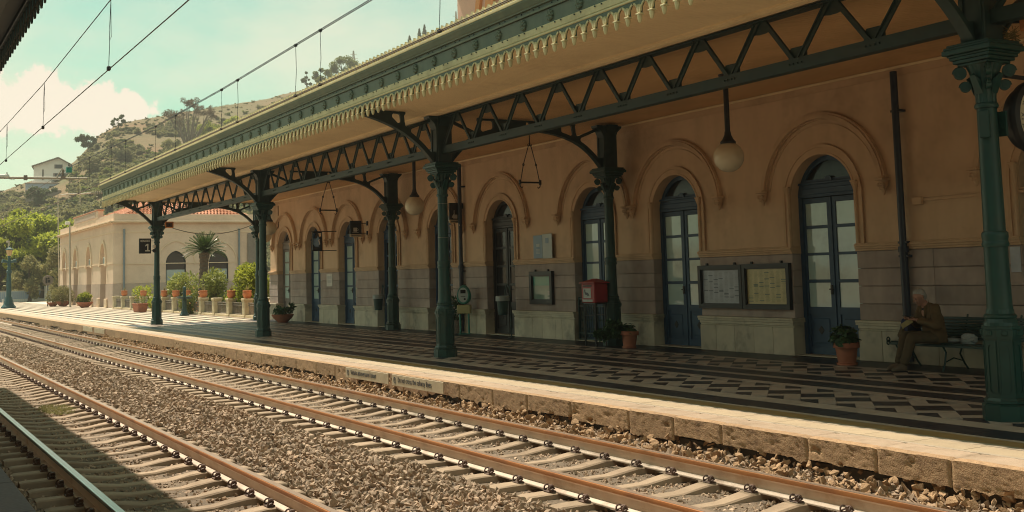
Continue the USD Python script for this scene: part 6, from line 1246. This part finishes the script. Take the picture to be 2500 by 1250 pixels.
# ---- the seated man
F = np.array([-0.93, 0.37, 0]); F /= np.linalg.norm(F); Lf = np.array([-F[1], F[0], 0]); O = np.array([15.04, 12.20, 0.0])
def J(f, l, z): return O+F*f+Lf*l+np.array([0, 0, z])
def ball(c, r, s=(1, 1, 1), n=2):
    m = trimesh.creation.icosphere(n, r); m.vertices = m.vertices*np.array(s)
    R = np.stack([F, Lf, [0, 0, 1]], 1); m.vertices = m.vertices@R.T+c; return m
_man = {}
def hullm(ms):
    h = m3.Manifold.hull_points(np.concatenate([m.vertices for m in ms]).astype(np.float64)); q = h.to_mesh()
    t_ = trimesh.Trimesh(q.vert_properties[:, :3], q.tri_verts, process=False); _man[id(t_)] = (t_, h); return t_
def to_m(m): return _man[id(m)][1]
def chain(parts, res=0.02, it=12):
    a = m3.Manifold.batch_boolean([to_m(p) for p in parts], m3.OpType.Add).refine_to_length(res); q = a.to_mesh()
    m = trimesh.Trimesh(q.vert_properties[:, :3], q.tri_verts, process=True); trimesh.smoothing.filter_taubin(m, lamb=0.5, nu=0.53, iterations=it); return m
def limb(*js): return [hullm([ball(a, ra), ball(b, rb)]) for (a, ra), (b, rb) in zip(js[:-1], js[1:])]
hipL, hipR, kneL, kneR = J(0.04, 0.10, 0.53), J(0.04, -0.10, 0.53), J(0.47, 0.10, 0.55), J(0.45, -0.15, 0.56)
ankL, ankR = J(0.62, 0.05, 0.10), J(0.60, -0.14, 0.10)
pel, wai, che, nek = J(0.0, 0, 0.56), J(0.02, 0, 0.74), J(0.08, 0, 0.93), J(0.16, 0, 1.08)
shL, shR, elL, elR, wrL, wrR = J(0.09, 0.20, 1.00), J(0.09, -0.20, 1.00), J(0.10, 0.27, 0.73), J(0.16, -0.27, 0.74), J(0.36, 0.11, 0.82), J(0.38, -0.07, 0.83)
hd = J(0.235, 0, 1.185)
body_parts = [hullm([ball(pel, 0.13), ball(wai, 0.12)]), hullm([ball(wai, 0.12), ball(che, 0.125), ball(J(0.08, 0.1, 0.96), 0.09), ball(J(0.08, -0.1, 0.96), 0.09)]), hullm([ball(shL, 0.05), ball(shR, 0.05), ball(che, 0.10)]), hullm([ball(J(0.12, 0, 1.0), 0.065), ball(nek, 0.058), ball(J(0.20, 0, 1.12), 0.055)])]
body_parts += limb((shL, 0.050), (elL, 0.042), (wrL, 0.030))+limb((shR, 0.050), (elR, 0.042), (wrR, 0.030))+limb((hipL, 0.085), (kneL, 0.058), (ankL, 0.042))+limb((hipR, 0.085), (kneR, 0.058), (ankR, 0.042))
# head: skull, jaw, brow, nose, ears, tilted down towards the phone
def H_(f, l, z): a = 0.42; return hd+F*(f*math.cos(a)+z*math.sin(a))+Lf*l+np.array([0, 0, -f*math.sin(a)+z*math.cos(a)])
body_parts += [hullm([ball(H_(-0.01, 0, 0.02), 0.090), ball(H_(0.025, 0, 0.03), 0.078)]), hullm([ball(H_(0.02, 0, -0.01), 0.076), ball(H_(0.062, 0, -0.095), 0.030), ball(H_(0.0, 0.04, -0.07), 0.03), ball(H_(0.0, -0.04, -0.07), 0.03)]), hullm([ball(H_(0.088, 0.03, 0.028), 0.014), ball(H_(0.088, -0.03, 0.028), 0.014)]), hullm([ball(H_(0.095, 0, 0.015), 0.010), ball(H_(0.120, 0, -0.028), 0.014), ball(H_(0.098, 0.012, -0.034), 0.010), ball(H_(0.098, -0.012, -0.034), 0.010)]), hullm([ball(H_(0.09, 0.018, -0.064), 0.009), ball(H_(0.09, -0.018, -0.064), 0.009)])]
for s in (-1, 1): body_parts += [hullm([ball(H_(-0.005, s*0.088, 0.015), 0.016), ball(H_(0.0, s*0.090, -0.02), 0.012)]), hullm([ball(H_(-0.02, s*0.094, 0.018), 0.008), ball(H_(0.0, s*0.088, 0.0), 0.012)])]
# hands: palm, four fingers of different length curled round the phone, thumb from the side
def hand(w, s):
    out = []; tip = J(0.47, s*0.015, 0.845); ax = (tip-w)/np.linalg.norm(tip-w); up = np.array([0, 0, 1.0])-ax*ax[2]; up /= np.linalg.norm(up); sd = np.cross(ax, up)
    out.append(hullm([ball(w, 0.024), ball(w+ax*0.085+sd*0.032, 0.013), ball(w+ax*0.085-sd*0.032, 0.013), ball(w+ax*0.03+sd*0.03, 0.014), ball(w+ax*0.03-sd*0.03, 0.014)]))
    for k, L in enumerate((0.060, 0.070, 0.066, 0.052)):
        b = w+ax*0.088+sd*(0.032-0.0213*k); k1 = b+ax*L*0.48-up*0.006; k2 = k1+ax*L*0.32+up*L*0.18; k3 = k2+up*L*0.32-ax*0.002; out += [hullm([ball(b, 0.0095, n=1), ball(k1, 0.009, n=1)]), hullm([ball(k1, 0.009, n=1), ball(k2, 0.0085, n=1)]), hullm([ball(k2, 0.0085, n=1), ball(k3, 0.0075, n=1)])]
    b = w+ax*0.03+sd*0.034*s; k1 = b+ax*0.03+sd*0.022*s+up*0.012; out += [hullm([ball(b, 0.013, n=1), ball(k1, 0.011, n=1)]), hullm([ball(k1, 0.011, n=1), ball(k1+ax*0.034+up*0.012-sd*0.006*s, 0.009, n=1)])]
    return out
man = thing('person', 'seated person in a tan corduroy jacket and olive trousers looking down at a phone', 'person')
obj('body', chain(body_parts+hand(wrL, 1)+hand(wrR, -1), 0.012, 6), 'skin', man, smooth=60)
for s in (-1, 1): obj('eye', ball(H_(0.090, s*0.030, 0.008), 0.010, n=2), 'ink', man, smooth=True)
hair = chain([hullm([ball(H_(-0.028, 0, 0.045), 0.090), ball(H_(0.012, 0, 0.065), 0.070)]), hullm([ball(H_(-0.05, 0, -0.01), 0.072), ball(H_(-0.04, 0.04, 0.03), 0.06), ball(H_(-0.04, -0.04, 0.03), 0.06)])], 0.012, 6); obj('hair', hair, 'hair_grey', man, smooth=60)
jk = [hullm([ball(J(0.0, 0.07, 0.55), 0.150), ball(J(0.0, -0.07, 0.55), 0.150), ball(J(0.03, 0.06, 0.78), 0.150), ball(J(0.03, -0.06, 0.78), 0.150)]), hullm([ball(J(0.03, 0.06, 0.76), 0.150), ball(J(0.03, -0.06, 0.76), 0.150), ball(J(0.07, 0.11, 0.95), 0.115), ball(J(0.07, -0.11, 0.95), 0.115)]), hullm([ball(shL, 0.072), ball(J(0.10, 0.05, 1.03), 0.06), ball(J(0.08, 0.10, 0.92), 0.09)]), hullm([ball(shR, 0.072), ball(J(0.10, -0.05, 1.03), 0.06), ball(J(0.08, -0.10, 0.92), 0.09)]), hullm([ball(shL, 0.065), ball(shR, 0.065), ball(J(0.05, 0, 0.95), 0.09)])]
jk += limb((shL, 0.082), (elL, 0.076), (J(0.32, 0.13, 0.81), 0.056))+limb((shR, 0.082), (elR, 0.076), (J(0.34, -0.09, 0.82), 0.056))
jk += [hullm([ball(J(0.02, 0.13, 0.60), 0.06), ball(J(0.10, 0.15, 0.50), 0.035), ball(J(-0.08, 0.15, 0.48), 0.04)]), hullm([ball(J(0.02, -0.13, 0.60), 0.06), ball(J(0.10, -0.15, 0.50), 0.035), ball(J(-0.08, -0.15, 0.48), 0.04)])]
jm = chain(jk, 0.016, 8); jm.vertices += jm.vertex_normals*(meshkit.fbm(jm.vertices*14, 3, 4)[:, None]-0.5)*0.022; obj('jacket', jm, 'jacket', man, smooth=60)
lap = MB()
for s in (-1, 1): lap.add(hullm([ball(J(0.185, s*0.055, 1.02), 0.018, n=1), ball(J(0.20, s*0.075, 0.92), 0.020, n=1), ball(J(0.185, s*0.03, 0.80), 0.012, n=1), ball(J(0.12, s*0.075, 1.06), 0.02, n=1)]))
obj('lapel', lap, 'jacket', man); obj('sweater', hullm([ball(J(0.135, 0, 1.02), 0.062), ball(J(0.135, 0, 0.84), 0.055), ball(J(0.14, 0.03, 0.96), 0.055), ball(J(0.14, -0.03, 0.96), 0.055)]), 'sweater', man, smooth=60)
tq = limb((J(0.02, 0.10, 0.535), 0.105), (kneL, 0.078), (J(0.59, 0.055, 0.16), 0.068))+limb((J(0.02, -0.10, 0.535), 0.105), (kneR, 0.078), (J(0.575, -0.138, 0.16), 0.068))+[hullm([ball(J(0, 0.07, 0.545), 0.11), ball(J(0, -0.07, 0.545), 0.11)])]
tm = chain(tq, 0.018, 8); tm.vertices += tm.vertex_normals*(meshkit.fbm(tm.vertices*[11, 11, 16], 3, 5)[:, None]-0.5)*0.030; obj('trousers', tm, 'trousers', man, smooth=60)
for a, l in ((ankL, 0.04), (ankR, -0.14)):
    d0 = a-O; obj('shoe', chain([hullm([ball(a, 0.052), ball(a+F*-0.03+[0, 0, -0.04], 0.042), ball(a+F*0.16+[0, 0, -0.055], 0.034), ball(a+F*0.09+[0, 0, -0.03], 0.046)])], 0.015, 4), 'shoe', man, smooth=60); obj('sole', hullm([ball(a+F*-0.035+[0, 0, -0.088], 0.044, (1, 1, 0.25)), ball(a+F*0.10+[0, 0, -0.088], 0.050, (1, 1, 0.25)), ball(a+F*0.165+[0, 0, -0.088], 0.040, (1, 1, 0.25))]), 'sole', man)
t = thing('phone', 'black phone held in both hands of the seated person', 'phone'); ph = bx(-0.075, 0.075, -0.038, 0.038, -0.005, 0.005, 0.003); R4 = np.eye(4); R4[:3, 0], R4[:3, 1], R4[:3, 2] = F*0.94+[0, 0, 0.34], Lf, -F*0.34+np.array([0, 0, 0.94]); R4[:3, 3] = J(0.475, 0.02, 0.875); ph.apply_transform(R4); obj('handset', ph, 'black', t)
t = thing('paper_bag', 'yellowish paper wrapper held below the phone', 'paper'); q = MB()
for (f0, l0, z0, f1, l1, z1) in ((0.42, 0.08, 0.79, 0.55, 0.02, 0.70), (0.42, -0.12, 0.80, 0.53, -0.04, 0.68)):
    a, b = J(f0, l0, z0), J(f1, l1, z1); c = J(f0, l0*0.2, z0+0.05); d_ = J(f1-0.02, l1-0.1, z1+0.06); q.add(hullm([ball(a, 0.006, n=1), ball(b, 0.006, n=1), ball(c, 0.006, n=1), ball(d_, 0.006, n=1)]))
obj('sheet', q, 'wrapper', t)
bp = chain([hullm([ball(J(0.08, -0.50, 0.52), 0.07), ball(J(0.08, -0.50, 0.78), 0.06), ball(J(0.30, -0.48, 0.52), 0.07), ball(J(0.26, -0.48, 0.77), 0.06), ball(J(0.10, -0.32, 0.52), 0.06), ball(J(0.30, -0.34, 0.52), 0.06), ball(J(0.24, -0.34, 0.75), 0.05)])], 0.02, 10); bp.vertices[:, 2] = np.maximum(bp.vertices[:, 2], 0.455)
t = thing('backpack', 'dark blue backpack on the bench beside the seated person', 'backpack'); obj('pack', bp, 'backpack', t, smooth=60); obj('pocket', chain([hullm([ball(J(0.36, -0.46, 0.55), 0.05), ball(J(0.36, -0.37, 0.55), 0.05), ball(J(0.34, -0.42, 0.63), 0.05)])], 0.02, 5), 'trousers', t, smooth=60); obj('strap', tube([tuple(J(0.22, -0.28, 0.80)), tuple(J(0.30, -0.26, 0.86)), tuple(J(0.34, -0.24, 0.74)), tuple(J(0.33, -0.24, 0.62))], 0.012, 6), 'sweater', t)
# ---- a little dry grass along the platform foot and between the nearer rails
g = np.random.default_rng(88); gp = MB()
def tuft(x, y, z, h, n):
    for k in range(n):
        a = g.random()*6.28; r = 0.04*g.random(); b = np.array([x+r*math.cos(a), y+r*math.sin(a), z]); tp = b+np.array([g.normal(0, 0.35)*h, g.normal(0, 0.35)*h, h*g.uniform(0.5, 1.1)]); s = np.array([0.003, 0.003, 0]); gp.add(trimesh.Trimesh([b-s, b+s, tp], [[0, 1, 2]], process=False))
for x, y, h in ((8.22, 7.3, 0.10), (8.25, 7.5, 0.07), (8.15, 17.0, 0.06), (8.2, 44.0, 0.22), (8.2, 45.2, 0.2), (8.2, 46.5, 0.15), (8.2, 60, 0.2), (8.2, 64, 0.25)): tuft(x, y, -0.38, h, 30)
obj('weeds', gp, 'dry_grass', None, label='dry weeds at the foot of the platform edge', cat='weeds', kind='stuff')
mg = leaves(900, (3.0, 21.0, -0.41), (0.30, 0.9, 0.03), 0.03, g, 4, 0.6); obj('moss_patch', mg, 'leaf_olive', None, label='small green weedy patch between the rails of the nearer track', cat='weeds', kind='stuff')
# ---- thin warm haze over the far hillside: one closed box of even density round everything
hz = UsdGeom.Mesh.Define(stage, '/World/haze')
usdkit.mesh(stage, '/World/haze', bx(-1000, 1300, -400, 1600, -2.3, 110.0), usdkit.material(stage, '/World/Looks/haze', {'v': ('principled_volume', {'color': (0.96, 0.95, 0.90), 'density': 0.00035, 'anisotropy': 0.3})}, [], volume='v.volume'))
tag(hz, 'thin pale haze in the air before the hillside', 'haze', None, 'stuff')
